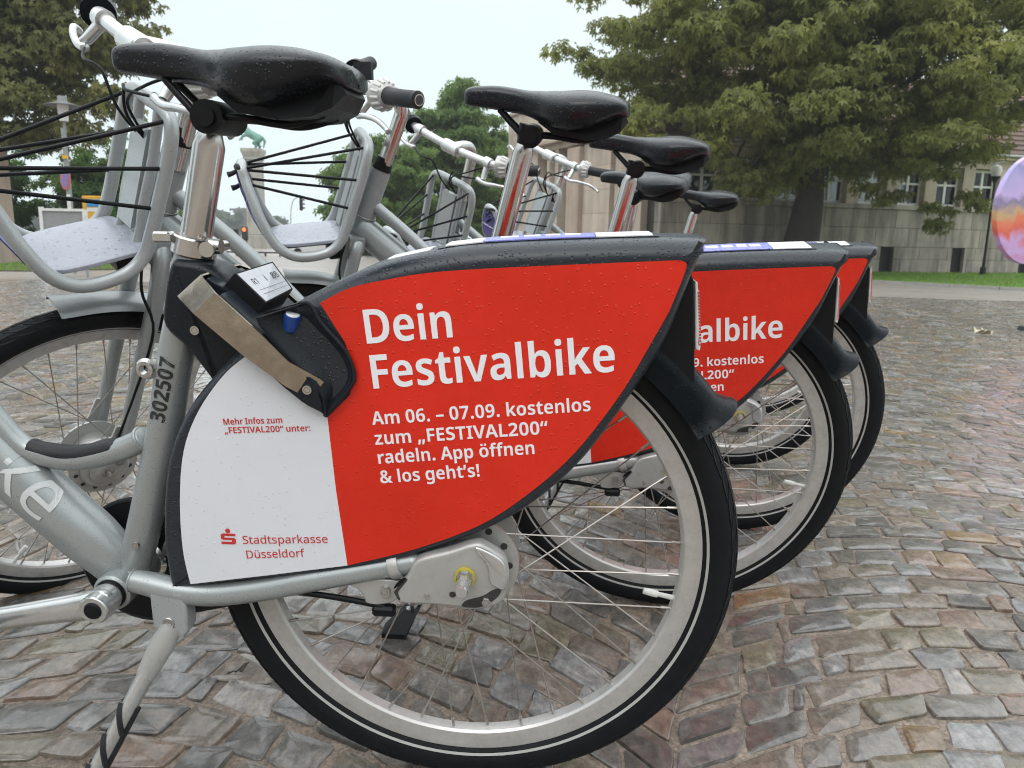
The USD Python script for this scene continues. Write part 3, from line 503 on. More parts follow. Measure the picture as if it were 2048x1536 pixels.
for ci, (z0, z1) in enumerate(courses):
    cuts = [T0]; x = T0 + (0.5 if ci % 2 else 0.9)
    while x < T1 - 0.6: cuts.append(x); x += rng.uniform(0.75, 1.25)
    cuts.append(T1)
    for a, b in zip(cuts[:-1], cuts[1:]):
        segs = [(a, b)]
        if ci < 2:
            for v0, v1 in vents: segs = [s_ for p_, q_ in segs for s_ in ([(p_, q_)] if q_ <= v0 or p_ >= v1 else [(p_, v0), (v1, q_)]) if s_[1] - s_[0] > 0.02]
        for p_, q_ in segs:
            d = rng.uniform(0, 0.004); part(mus, 'plinth_block', box(p_ + .003, q_ - .003, -d, 0.33, z0 + .003, z1 - .003, 0.006), 'plinth_stone')
for v0, v1 in vents:
    fr = thing('cellar_window', parent=mus)
    part(fr, 'frame', cat([box(v0 + .002, v0 + .03, .10, .14, -.05, .64), box(v1 - .03, v1 - .002, .10, .14, -.05, .64), box(v0 + .03, v1 - .03, .10, .14, .61, .64)]), 'dark_metal')
    part(fr, 'pane', box(v0 + .03, v1 - .03, .15, .16, -.05, .61), 'dark_opening')
    for k in range(5): part(fr, 'bar', rod((v0 + .07 * (k + 1) - .005, .08, -.05), (v0 + .07 * (k + 1) - .005, .08, .63), .006, 6), 'dark_metal')
part(mus, 'sill_band', box(T0, T1, -0.05, 0.33, 1.603, 1.72, 0.01), 'plinth_stone')
wins = [2.83 + 1.19 * k for k in range(-7, 8)]
edges = [T0]
for w in wins: edges += [w, w + 0.83]
edges.append(T1)
for i in range(0, len(edges) - 1, 2):
    part(mus, 'pier', box(edges[i], edges[i + 1], 0.0, 0.34, 1.723, 2.72), 'facade_stone')
part(mus, 'lintel_band', box(T0, T1, 0.0, 0.34, 2.723, 2.885), 'facade_stone')
part(mus, 'frieze_moulding', box(T0, T1, -0.03, 0.34, 2.888, 2.95, 0.008), 'pale_stone')
part(mus, 'cornice', box(T0 - .05, T1, -0.13, 0.34, 2.953, 3.03, 0.015), 'facade_stone')
part(mus, 'gutter', box(T0 - .05, T1, -0.20, 0.10, 3.033, 3.10, 0.02), 'zinc_gutter')
for w in wins:
    wd = thing('window', parent=mus); a, b, z0, z1 = w + .004, w + .826, 1.73, 2.70; y0, y1 = .17, .22; c = (a + b) / 2; zt = z0 + .52
    part(wd, 'frame', cat([box(a, a + .06, y0, y1, z0, z1), box(b - .06, b, y0, y1, z0, z1), box(a + .06, b - .06, y0, y1, z1 - .06, z1), box(a + .06, b - .06, y0, y1, z0, z0 + .06), box(c - .035, c + .035, y0 - .01, y1, z0 + .06, z1 - .06), box(a + .06, c - .035, y0, y1, zt, zt + .05), box(c + .035, b - .06, y0, y1, zt, zt + .05)]), 'window_white')
    for p_, q_ in ((a + .06, c - .035), (c + .035, b - .06)):
        for r_, s_ in ((z0 + .06, zt), (zt + .05, z1 - .06)): part(wd, 'pane', box(p_, q_, y0 + .02, y0 + .026, r_, s_), 'window_glass')
    part(wd, 'blind', box(a + .05, b - .05, .27, .275, zt + .02, z1 - .02), 'blind_cloth')
for k in range(15):
    z = 3.08 + k * 0.155; y = -0.16 + k * 0.20
    part(mus, 'tile_course', hull([(T0, y, z + .0), (T1, y, z), (T0, y, z + .05), (T1, y, z + .05), (T0, y + .26, z + .155), (T1, y + .26, z + .155), (T0, y + .26, z + .19), (T1, y + .26, z + .19)]), 'roof_tile')

# ------------------------------------------------------------------ portico building further back on the left of the museum
E2, N2, O2 = np.array([0.38662, -0.92224, 0]), np.array([-0.92224, -0.38662, 0]), np.array([0.49391, 25.0, 0])
por = thing('portico_building', 'tan stone portico with tall dark openings between slim piers', 'building', matrix=Gf.Matrix4d(*E2, 0, *(-N2), 0, 0, 0, 1, 0, *O2, 1))
part(por, 'back_wall', box(-1.5, 6.6, 1.4, 1.6, -0.1, 3.6), 'facade_stone')
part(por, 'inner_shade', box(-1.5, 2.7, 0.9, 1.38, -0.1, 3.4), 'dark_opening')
part(por, 'base_step', box(-1.6, 6.6, -0.25, 1.4, -0.1, 0.16, 0.01), 'facade_stone')
for a, b in ((-0.4, 0.45), (1.16, 1.32), (1.72, 1.93)): part(por, 'pier', box(a, b, 0.0, 0.45, 0.163, 3.30), 'facade_stone')
part(por, 'large_pier', box(2.75, 3.5, -0.12, 0.6, 0.163, 3.22, 0.01), 'pale_stone')
for k in range(5): part(por, 'wall_block', box(3.51, 5.0, 0.02, 0.6, 0.163 + k * .62, .158 + (k + 1) * .62, .004), 'facade_stone')
part(por, 'wall_panel', box(5.3, 6.6, 0.0, 0.6, 0.163, 3.2), 'facade_stone')
part(por, 'architrave', box(-0.5, 6.6, -0.02, 0.62, 3.303, 3.46, .01), 'facade_stone')
part(por, 'cornice', box(-0.6, 6.7, -0.22, 0.7, 3.463, 3.60, .02), 'pale_stone')
part(por, 'flat_roof', box(-0.5, 6.6, -0.05, 5.0, 3.603, 3.75), 'zinc_gutter')
pyl = thing('stone_pylon', 'tall square tan stone pylon rising beside the green trees', 'building', matrix=Gf.Matrix4d(*E2, 0, *(-N2), 0, 0, 0, 1, 0, -0.28, 27.4, 0, 1))
for k in range(8): part(pyl, 'stone_course', box(0.0, 1.9, 0.0, 1.3, -.05 + k * .60, .545 + k * .60, .006), 'facade_stone')
part(pyl, 'cap', box(-.06, 1.96, -.06, 1.36, 4.753, 4.88, .015), 'pale_stone')

# ------------------------------------------------------------------ wing across the square, behind the camera: it shades and is mirrored in the bikes
opp = thing('courtyard_wing', 'long dark stone wing across the square facing the bicycles', 'building', loc=(0, -15.0, 0))
part(opp, 'wall', box(-30, 30, -4, 0, -.1, 5.6), 'plinth_stone'); part(opp, 'cornice', box(-30.3, 30.3, -4.2, .35, 5.603, 5.9, .03), 'facade_stone')
part(opp, 'roof', hull([(-30.4, -4.3, 5.9), (30.4, -4.3, 5.9), (-30.4, .4, 5.9), (30.4, .4, 5.9), (-28, -2, 7.6), (28, -2, 7.6)]), 'roof_tile')
for k in range(17):
    w_ = thing('window', parent=opp); x_ = -27.5 + k * 3.4; part(w_, 'frame', box(x_, x_ + 1.5, -.02, .03, 2.0, 4.4), 'window_white')
    for a in (0, 1):
        for b in (0, 1): part(w_, 'pane', box(x_ + .08 + a * .7, x_ + .72 + a * .7, .031, .036, 2.08 + b * 1.15, 3.15 + b * 1.15), 'dark_opening')
# ------------------------------------------------------------------ left gate pillar
gp = thing('stone_pillar', 'fluted tan stone gate pillar under the brown chestnut', 'pillar', loc=(-11.62, 16.6, 0))
part(gp, 'shaft', box(-.75, .70, -.45, .25, 0.72, 4.6, .01), 'facade_stone')
part(gp, 'base', box(-.95, .86, -.62, .40, -.05, .717, .02), 'pale_stone')
for k in range(5): part(gp, 'flute_rib', box(-.70 + k * .29, -.54 + k * .29, -.49, -.452, 0.73, 4.58), 'facade_stone')
part(gp, 'corner_strip', box(.702, .76, -.40, .22, .73, 4.58), 'pale_stone')

# ------------------------------------------------------------------ monument column with a bronze horse
plain('verdigris', (0.14, 0.30, 0.24), 0.6, 0.1, 0.25, 4)
wallmat('column_stone', (0.30, 0.29, 0.25), (0.42, 0.40, 0.35), 0.4)
col = thing('monument_column', 'tall pale stone column carrying the bronze horse', 'column', loc=(-12.66, 38.0, 0))
part(col, 'shaft', box(-.36, .36, -.36, .36, .62, 4.15, .03), 'column_stone')
part(col, 'neck', box(-.40, .40, -.40, .40, 4.153, 4.30, .03), 'column_stone')
part(col, 'capital', hull([(sx * a, sy * a, z) for a, z in ((.38, 4.303), (.47, 4.55), (.47, 4.68)) for sx in (-1, 1) for sy in (-1, 1)]), 'column_stone')
part(col, 'pedestal', box(-.62, .62, -.62, .62, -.4, .617, .03), 'column_stone')
def blob(chain, n=2):
    import manifold3d as m3
    out = []
    for a, b in chain:
        pts = np.vstack([trimesh.creation.icosphere(subdivisions=1, radius=r).vertices + np.array(p) for *p, r in (a, b)]); out.append(m3.Manifold.hull_points(pts))
    m = m3.Manifold.batch_boolean(out, m3.OpType.Add).refine_to_length(.09).to_mesh(); t = trimesh.Trimesh(m.vert_properties[:, :3], m.tri_verts); trimesh.smoothing.filter_taubin(t, iterations=8); return t
hs = thing('horse_statue', 'green bronze rearing horse statue on the column top', 'statue', loc=(-12.60, 38.0, 4.68))
B_ = {'rump': (.22, 0, .50, .20), 'chest': (-.22, 0, .72, .19), 'neck': (-.40, 0, .98, .12), 'poll': (-.55, 0, 1.16, .085), 'nose': (-.78, 0, 1.05, .05), 'hipL': (.26, .10, .45, .12), 'stifle': (.10, .11, .27, .085), 'hock': (.26, .11, .14, .045), 'hoof': (.16, .11, .0, .045), 'hipR': (.26, -.10, .45, .12), 'stifR': (.02, -.11, .27, .085), 'hockR': (.16, -.11, .13, .045), 'hoofR': (.02, -.11, .0, .045),
      'sh': (-.30, .09, .66, .09), 'knee': (-.58, .10, .66, .05), 'fh': (-.62, .10, .44, .035), 'shR': (-.30, -.09, .66, .09), 'kneeR': (-.52, -.10, .56, .05), 'fhR': (-.66, -.10, .40, .035), 't0': (.40, 0, .55, .06), 't1': (.52, 0, .38, .06), 't2': (.44, 0, .08, .03)}
part(hs, 'body', blob([(B_[a], B_[b]) for a, b in (('rump', 'chest'), ('chest', 'neck'), ('neck', 'poll'), ('poll', 'nose'), ('rump', 'hipL'), ('hipL', 'stifle'), ('stifle', 'hock'), ('hock', 'hoof'), ('rump', 'hipR'), ('hipR', 'stifR'), ('stifR', 'hockR'), ('hockR', 'hoofR'), ('chest', 'sh'), ('sh', 'knee'), ('knee', 'fh'), ('chest', 'shR'), ('shR', 'kneeR'), ('kneeR', 'fhR'), ('rump', 't0'), ('t0', 't1'), ('t1', 't2'))]), 'verdigris', smooth=True)
part(hs, 'mane', hull([(-.30, -.03, .95), (-.30, .03, .95), (-.50, -.03, 1.24), (-.50, .03, 1.24), (-.38, -.02, 1.16), (-.38, .02, 1.16), (-.20, 0, .92)]), 'verdigris')

# ------------------------------------------------------------------ street furniture
plain('sign_red', (0.45, 0.06, 0.07), 0.4); plain('sign_blue', (0.10, 0.12, 0.32), 0.4); plain('signal_yellow', (0.62, 0.33, 0.02), 0.45); plain('cyan_blue', (0.03, 0.22, 0.48), 0.45); plain('pole_white', (0.6, 0.6, 0.58), 0.5)
mat('red_lamp', {'g': ('geometry', {}), 'p': ('principled_bsdf', {'base_color': (0.5, 0.05, 0.02), 'emission_color': (1.0, 0.16, 0.04), 'emission_strength': 2.2})}, [])
lamp = thing('street_lamp', 'grey street lamp with a flat round hood before the brown chestnut', 'street lamp', loc=(-8.55, 15.0, 0))
part(lamp, 'pole', tube([(0, 0, -.05), (0, 0, 1.4), (0.0, 0, 2.72)], [.035, .028, .024], 12), 'grey_metal')
part(lamp, 'glass_body', lathe([(.0, 2.72), (.075, 2.72), (.10, 2.95), (.10, 3.02), (0, 3.02)], 2, 24), 'lamp_clear', smooth=40)
part(lamp, 'hood', lathe([(.0, 3.02), (.32, 2.99), (.33, 3.0), (.12, 3.06), (.085, 3.08), (.08, 3.17), (0, 3.18)], 2, 32), 'grey_metal', smooth=40)
sg_ = thing('no_stopping_sign', 'round red and blue no-stopping sign on its pole', 'traffic sign', loc=(-7.46, 13.0, 0))
part(sg_, 'pole', rod((0, .02, -.05), (0, .02, 2.35), .025, 12), 'grey_metal'); part(sg_, 'collar', lathe([(.028, 1.86), (.04, 1.86), (.04, 1.92), (.028, 1.92)], 2, 16, (0, .02, 0)), 'signal_yellow')
part(sg_, 'sticker_band', lathe([(.0265, .35), (.0275, .36), (.0275, 1.28), (.0265, 1.29)], 2, 16, (0, .02, 0)), 'pole_white')
cd = np.array([math.cos(a) for a in np.arange(40) / 40 * 2 * np.pi]), np.array([math.sin(a) for a in np.arange(40) / 40 * 2 * np.pi])
def signdisc(r, y0, y1, sx=1.0): return plate(np.stack([cd[0] * r * sx, 1.53 + cd[1] * r], 1), y0, y1)
Rz = lambda m, a, c=(0, 0, 0): (m.apply_transform(trimesh.transformations.rotation_matrix(a, [0, 0, 1], c)), m)[1]
part(sg_, 'red_disc', Rz(signdisc(.165, -.020, -.008), -.61), 'sign_red'); part(sg_, 'blue_disc', Rz(signdisc(.128, -.024, -.0202), -.61), 'sign_blue')
bar = plate(np.array([(-.12, -.012), (.12, -.012), (.12, .012), (-.12, .012)]) @ np.array([[.707, -.707], [.707, .707]]) + [0, 1.53], -.027, -.0242)
part(sg_, 'red_bar', Rz(bar, -.61), 'sign_red')
yb = thing('yellow_box', 'small yellow ticket box with a blue panel behind the cords', 'box', loc=(-8.62, 16.0, 0))
part(yb, 'cabinet', box(-.22, .20, -.12, .12, .55, 1.40, .02), 'signal_yellow'); part(yb, 'blue_panel', box(-.12, .17, -.128, -.1202, 1.18, 1.33, .003), 'cyan_blue'); part(yb, 'post', rod((0, 0, -.05), (0, 0, .55), .05, 12), 'grey_metal')
part(yb, 'white_panel', box(-.12, .17, -.127, -.1202, 1.08, 1.16, .003), 'pole_white')
nb_ = thing('notice_frame', 'white framed grey notice board low behind the basket tray', 'notice board', loc=(-6.98, 12.0, 0))
part(nb_, 'frame', cat([box(-.36, -.31, -.03, .03, .2, 1.05), box(.31, .36, -.03, .03, .2, 1.02), box(-.31, .31, -.03, .03, .99, 1.03), box(-.31, .31, -.03, .03, .2, .25)]), 'pole_white'); part(nb_, 'board', box(-.31, .31, -.01, .01, .25, .99), 'grey_metal')
for sx in (-.3, .3): part(nb_, 'leg', rod((sx, 0, -.05), (sx, 0, .2), .02, 8), 'grey_metal')
tl = thing('traffic_light', 'traffic light showing red in front of the monument column', 'traffic light', loc=(-10.45, 30.0, 0))
part(tl, 'pole', rod((0, 0.1, -.4), (0, 0.1, .95), .045, 12), 'grey_metal'); part(tl, 'housing', box(-.10, .10, -.10, .07, .42, .95, .02), 'dark_metal'); part(tl, 'red_light', lathe([(0, -.118), (.07, -.112), (.075, -.101)], 1, 20, (0, 0, .84)), 'red_lamp', smooth=True)
part(tl, 'amber_lens', lathe([(0, -.112), (.06, -.101)], 1, 20, (0, 0, .68)), 'dark_opening'); part(tl, 'green_lens', lathe([(0, -.112), (.06, -.101)], 1, 20, (0, 0, .53)), 'dark_opening')
part(tl, 'crossing_box', box(-.42, -.26, -.08, .05, .50, .86, .02), 'dark_metal'); part(tl, 'bracket', rod((-.3, 0, .7), (0, .1, .7), .02, 8), 'grey_metal'); part(tl, 'arm', box(-.55, .05, -.03, .0, 1.55, 1.63), 'grey_metal'); part(tl, 'mast', rod((0.02, 0.0, .9), (.02, 0, 1.66), .03, 8), 'grey_metal')
t2 = thing('traffic_light', 'small dark signal head on a thin curved mast against the sky', 'traffic light', loc=(-9.42, 34.0, 0))
part(t2, 'mast', tube(spl([(-.42, 0, -.4), (-.40, 0, 1.2), (-.36, 0, 1.8), (-.25, 0, 2.15), (-.05, 0, 2.28), (.05, 0, 2.28)], 6), .02, 8), 'grey_metal')
part(t2, 'housing', box(.02, .14, -.08, .08, 1.72, 2.26, .02), 'dark_metal')
for k in range(3): part(t2, 'visor', box(.14, .24, -.06, .06, 1.80 + k * .17, 1.86 + k * .17, .01), 'dark_metal')
l2 = thing('park_lamp', 'slim dark lamp post leaning before the plinth', 'street lamp', loc=(11.82, 19.40, 0))
part(l2, 'pole', tube([(0, 0, -.02), (0, 0, .5), (0, 0, 2.28)], [.045, .032, .026], 12), 'dark_metal'); part(l2, 'foot', lathe([(.0, .22), (.07, .2), (.075, -.02)], 2, 16), 'dark_metal', smooth=40)
part(l2, 'holder', lathe([(.03, 2.25), (.05, 2.30), (.11, 2.40), (.12, 2.41), (0, 2.42)], 2, 20), 'dark_metal', smooth=40); part(l2, 'globe', lathe([(0, 2.42), (.09, 2.42), (.13, 2.55), (.10, 2.66), (0, 2.70)], 2, 20), 'lamp_clear', smooth=40)
part(l2, 'crossbar', rod((-.14, 0, 2.70), (.22, 0, 2.76), .014, 8), 'grey_metal')
rl = thing('railing', 'low dark railing with short posts along the far plaza edge', 'railing', loc=(-7.0, 25.0, 0))
part(rl, 'top_rail', rod((-4, 0, .10), (1.4, 0, .10), .025, 8), 'dark_metal')
for k in range(12): part(rl, 'post', rod((-3.9 + k * .47, 0, -.4), (-3.9 + k * .47, 0, .10), .03, 8), 'dark_metal')
vn = thing('delivery_van', 'distant white van parked beyond the railing', 'van', loc=(-8.3, 33.0, -.05))
vb = np.array([(-1.3, .0), (-1.3, .55), (-1.2, .70), (.6, .72), (.95, .50), (1.3, .38), (1.34, .0)])
part(vn, 'body', plate(vb, -.45, .45, .05), 'pole_white', smooth=30); part(vn, 'windscreen', plate(np.array([(.66, .66), (.70, .66), (.96, .50), (.92, .48)]), -.36, .36), 'dark_opening')
part(vn, 'side_window', plate(np.array([(.15, .48), (.15, .65), (.55, .65), (.78, .50)]), -.456, -.4505), 'dark_opening')
for sx in (-.85, .85): part(vn, 'wheel', lathe([(0, -.47), (.16, -.47), (.17, -.40), (.17, -.30), (0, -.30)], 1, 20, (sx, 0, .02)), 'tyre_rubber')

# ------------------------------------------------------------------ trees
def palmate(k, rg, size, per=6, wide=.3):
    """k leaves of drooping leaflets: (vertices of one leaf fan) arrays."""
    ang = (np.arange(per) / per * 1.75 * np.pi)[None] + rg.uniform(0, 2 * np.pi, (k, 1)); L = size * rg.uniform(.6, 1.05, (k, per))
    return ang, L
def foliage(clumps, rg, leaves, size, per=6, droop=.55, spread=(1, 1, .45)):
    """Leaves in clumps. clumps: (x, y, z, radius). Each leaf is a fan of kite-shaped leaflets, drooping and turned outwards."""
    V, F, n = [], [], 0
    for cx, cy, cz, R in clumps:
        k = max(3, int(leaves * R * R)); u = rg.normal(0, 1, (k, 3)); u /= np.linalg.norm(u, axis=1, keepdims=True); rad = rg.uniform(.05, 1.15, (k, 1)) ** .6
        u[:, 2] = np.abs(u[:, 2]) * np.where(rg.random(k) < .62, 1, -1)
        P = np.array([cx, cy, cz]) + u * rad * R * np.array(spread)
        nor = u * np.array([.8, .8, .4]) + np.array([0, -.1, .55]) + rg.normal(0, .6, (k, 3)); nor /= np.linalg.norm(nor, axis=1, keepdims=True)
        t1 = np.cross(nor, [0.3, .1, 1.0]) + 1e-6; t1 /= np.linalg.norm(t1, axis=1, keepdims=True); t2 = np.cross(nor, t1)
        ang, L = palmate(k, rg, size, per)
        for j in range(per):
            d = np.cos(ang[:, j:j + 1]) * t1 + np.sin(ang[:, j:j + 1]) * t2; sd = -np.sin(ang[:, j:j + 1]) * t1 + np.cos(ang[:, j:j + 1]) * t2; l = L[:, j:j + 1]
            mid = P + d * l * .55 - nor * l * .08; tip = P + d * l - nor * l * .22 - np.array([0, 0, 1.0]) * l * droop * .6
            q = np.stack([P, mid + sd * l * .25, tip, mid - sd * l * .25], 1); V.append(q.reshape(-1, 3)); b = n + np.arange(k)[:, None] * 4
            F.append(np.concatenate([b + [0, 1, 2], b + [0, 2, 3]], 0)); n += 4 * k
    return trimesh.Trimesh(np.vstack(V), np.vstack(F), process=False)
def limbs(base, top, r0, tips, rg):
    """Trunk from base to top and a limb to every tip."""
    base, top = np.array(base, float), np.array(top, float); k = 7; t = np.linspace(0, 1, k)[:, None]; tr = base + (top - base) * t + np.c_[rg.normal(0, .04, (k, 2)), np.zeros(k)] * (t > 0)
    r = r0 * (1.25 * np.exp(-6 * t[:, 0]) * .35 + 1 - .55 * t[:, 0]); trunk = tube(spl(tr, 4), np.interp(np.linspace(0, 1, (k - 1) * 4 + 1), t[:, 0], r), 14); L = []
    for tip in tips:
        s = rg.uniform(.45, 1.0); a = base + (top - base) * s; b = np.array(tip, float); m = (a + b) / 2 + np.array([0, 0, .16 * np.linalg.norm(b - a)]) + rg.normal(0, .22, 3)
        rr = r0 * rg.uniform(.10, .24); L.append(tube(spl([a, (a + m) / 2 + rg.normal(0, .08, 3), m, (m + b) / 2 + rg.normal(0, .14, 3), b], 4), np.linspace(rr, .012, 17), 7))
    return trunk, cat(L)
def crown_clumps(c, ax, n, rmin, rmax, rg, keep=None, shell=.55):
    out = []
    while len(out) < n:
        u = rg.normal(0, 1, 3); u /= np.linalg.norm(u); s = shell + (1 - shell) * rg.random() if rg.random() < .8 else rg.uniform(.15, shell); p = np.array(c) + u * s * np.array(ax) * rg.uniform(.92, 1.06)
        if keep is None or keep(p): out.append((*p, rg.uniform(rmin, rmax)))
    return out
def tree(name, label, base, top, r0, c, ax, n, rr, leaves, size, m, seed, keep=None, per=6, group=None, shell=.55, tips=14, droop=.55):
    rg = np.random.default_rng(seed); cl = crown_clumps(c, ax, n, rr[0], rr[1], rg, keep, shell)
    t = thing(name, label, 'tree', group); pick = [cl[i][:3] for i in rg.choice(len(cl), min(tips, len(cl)), replace=False)]
    tr, lb = limbs(base, top, r0, pick, rg); part(t, 'trunk', tr, 'bark', smooth=True); part(t, 'limbs', lb, 'bark', smooth=True, kind='stuff'); part(t, 'crown', foliage(cl, rg, leaves, size, per, droop), m, kind='stuff')
    return t
def holes(p): return meshkit.fbm(np.array(p)[None] * 1.25, 3, 5)[0] > .40
def behind_ok(p):
    if (p - FO) @ FN < (0.45 if p[2] < 3.6 else -1.5): return False
    if p[0] < 3.6: low = 1.30 + 0.35 * max(2.4 - p[0], 0)
    elif p[0] < 5.4: low = 1.35
    elif p[0] < 8.2: low = 1.85
    elif p[0] < 10.0: low = 2.45
    else: low = 2.9
    return p[2] > low
tree('chestnut_tree', 'huge chestnut with yellow-green browning leaves before the museum wing', (6.62, 18.2, 0), (6.9, 17.6, 5.2), .36, (6.9, 16.9, 5.0), (6.1, 3.4, 4.1), 820, (.26, .62), 340, .125, 'chestnut_leaf', 11, lambda p: behind_ok(p) and holes(p), 5, tips=30, shell=.50, droop=.4)
rg = np.random.default_rng(77); hang = [(x, rg.uniform(16.2, 17.2), z, rg.uniform(.22, .36)) for x, z in ((8.3, 1.75), (8.75, 1.5), (9.0, 2.2), (9.5, 1.45), (9.6, 1.75), (10.1, 1.6), (8.6, 2.2), (9.25, 1.15), (7.9, 1.65))]
part('/World/chestnut_tree', 'hanging_sprays', foliage(hang, rg, 500, .125, 5, .4), 'chestnut_leaf', kind='stuff')
tree('chestnut_tree', 'brown-leaved chestnut overhanging the stone gate pillar', (-12.6, 17.6, 0), (-12.6, 17.0, 5.0), .3, (-12.2, 16.9, 5.3), (5.2, 1.7, 3.6), 680, (.28, .62), 340, .125, 'brown_chestnut_leaf', 12, lambda p: p[2] > 2.35 and p[1] > 15.5, 6, tips=24, shell=.45, droop=.4)
tree('lime_tree', 'dark green dense tree with a straight left edge behind the basket cords', (-5.3, 28.5, -.3), (-5.3, 28.5, 3.0), .2, (-5.1, 28.5, 2.0), (1.85, 1.3, 2.3), 170, (.35, .6), 520, .16, 'green_leaf', 14, None, 4, shell=.5, droop=.3)
tree('lime_tree', 'tall bright green tree with a feathery top beside the pylon', (-2.4, 30.0, -.3), (-2.4, 30, 4.6), .24, (-2.4, 30.0, 3.2), (1.9, 1.5, 3.3), 210, (.36, .62), 480, .17, 'green_leaf', 15, None, 4, shell=.4, droop=.3)
tree('lime_tree', 'mid green round tree touching the pylon wall', (-0.9, 31.0, -.3), (-.9, 31, 3.6), .2, (-1.0, 31.0, 2.6), (1.5, 1.3, 2.9), 120, (.38, .65), 480, .17, 'green_leaf', 16, None, 4, shell=.4, droop=.3)
tree('lime_tree', 'small dark tree in front of the taller bright one', (-3.7, 27.5, -.3), (-3.7, 27.5, 2.2), .15, (-3.7, 27.5, 1.6), (1.4, 1.0, 2.2), 110, (.3, .5), 520, .15, 'green_leaf', 17, None, 4, shell=.4, droop=.3)
def shrub(label, c, ax, n, m, seed, size=.13):
    rg = np.random.default_rng(seed); t = thing('shrub', label, 'shrub'); cl = crown_clumps(c, ax, n, .22, .42, rg, lambda p: p[2] > .1, .4)
    part(t, 'stems', cat([tube(spl([(c[0] + rg.normal(0, .1), c[1], -.02), ((c[0] + p[0]) / 2, (c[1] + p[1]) / 2, p[2] * .6), p[:3]], 4), np.linspace(.03, .008, 9), 6) for p in cl[:8]]), 'bark', kind='stuff'); part(t, 'foliage', foliage(cl, rg, 560, size, 4, .3), m, kind='stuff')
shrub('bright green shrub between the pillar and the lamp pole', (-12.9, 19.6, 1.5), (1.1, .8, 1.5), 60, 'bright_leaf', 21)
shrub('dark green shrub behind the no-stopping sign', (-11.4, 21.0, 1.6), (1.6, .9, 1.9), 90, 'green_leaf', 22)
shrub('leafy green shrub next to the yellow box', (-10.6, 20.0, 1.25), (1.0, .8, 1.45), 50, 'bright_leaf', 23)
shrub('deep green shrub behind the second bike\'s head tube', (-10.9, 23.0, 1.6), (1.5, .8, 2.0), 70, 'green_leaf', 24)
rg = np.random.default_rng(31); ft = thing('far_treeline', 'pale hazy belt of trees across the far end of the plaza', 'trees', kind='stuff')
part(ft, 'treeline_foliage', foliage([(x + rg.normal(0, 1), 150 + rg.normal(0, 3), rg.uniform(-1.0, 2.6 if x > -46 else 4.6) , rg.uniform(1.5, 2.4)) for x in np.linspace(-95, -24, 110)], rg, 26, 1.1, 4, .3), 'far_leaf', kind='stuff')

# ------------------------------------------------------------------ round sign with a colourful blurred print, on a stand
mat('blurred_print', {'g': ('geometry', {}), 's': ('separate_xyz', {}), 'n': ('noise_texture', {'scale': 5.0, 'detail': 3.0, 'distortion': 1.2}), 'a': ('math', {'math_type': 'multiply_add', 'value2': 0.34}), 'mr': ('map_range', {'from_min': 0.70, 'from_max': 1.62, 'to_min': 0.0, 'to_max': 1.0, 'clamp': True}),
    'r': ('rgb_ramp', {'ramp': [(0.0, (0.42, 0.36, 0.55)), (0.14, (0.50, 0.22, 0.42)), (0.22, (0.50, 0.34, 0.62)), (0.32, (0.62, 0.10, 0.06)), (0.42, (0.66, 0.17, 0.08)), (0.5, (0.50, 0.33, 0.16)), (0.58, (0.22, 0.18, 0.30)), (0.66, (0.50, 0.38, 0.68)), (0.8, (0.42, 0.36, 0.66)), (0.87, (0.30, 0.28, 0.55)), (1.0, (0.55, 0.42, 0.70))]}), 'p': ('principled_bsdf', {'roughness': 0.3})},
    [('g.position', 's.vector'), ('g.position', 'n.vector'), ('n.fac', 'a.value1'), ('s.z', 'a.value3'), ('a.value', 'mr.value'), ('mr.result', 'r.fac'), ('r.color', 'p.base_color')])
rs = thing('round_display', 'big round display board with a violet and orange print at the picture edge', 'display board', loc=(4.30, 6.5, 0))
ca_ = np.arange(72) / 72 * 2 * np.pi
def rdisc(r, y0, y1, rw): m = plate(np.stack([np.cos(ca_) * r, 1.02 + np.sin(ca_) * r], 1), y0, y1, rw); return Rz(m, .36)
part(rs, 'printed_face', rdisc(.448, -.034, -.0302, 0), 'blurred_print'); part(rs, 'board', rdisc(.449, -.03, .012, .004), 'blurred_print', smooth=40)
part(rs, 'post', rod((.26, .13, 0), (.26, .13, 1.0), .03, 12), 'grey_metal'); part(rs, 'foot_plate', lathe([(0, .03), (.12, .03), (.13, 0), (0, 0)], 2, 32, (.26, .13, 0)), 'dark_metal')
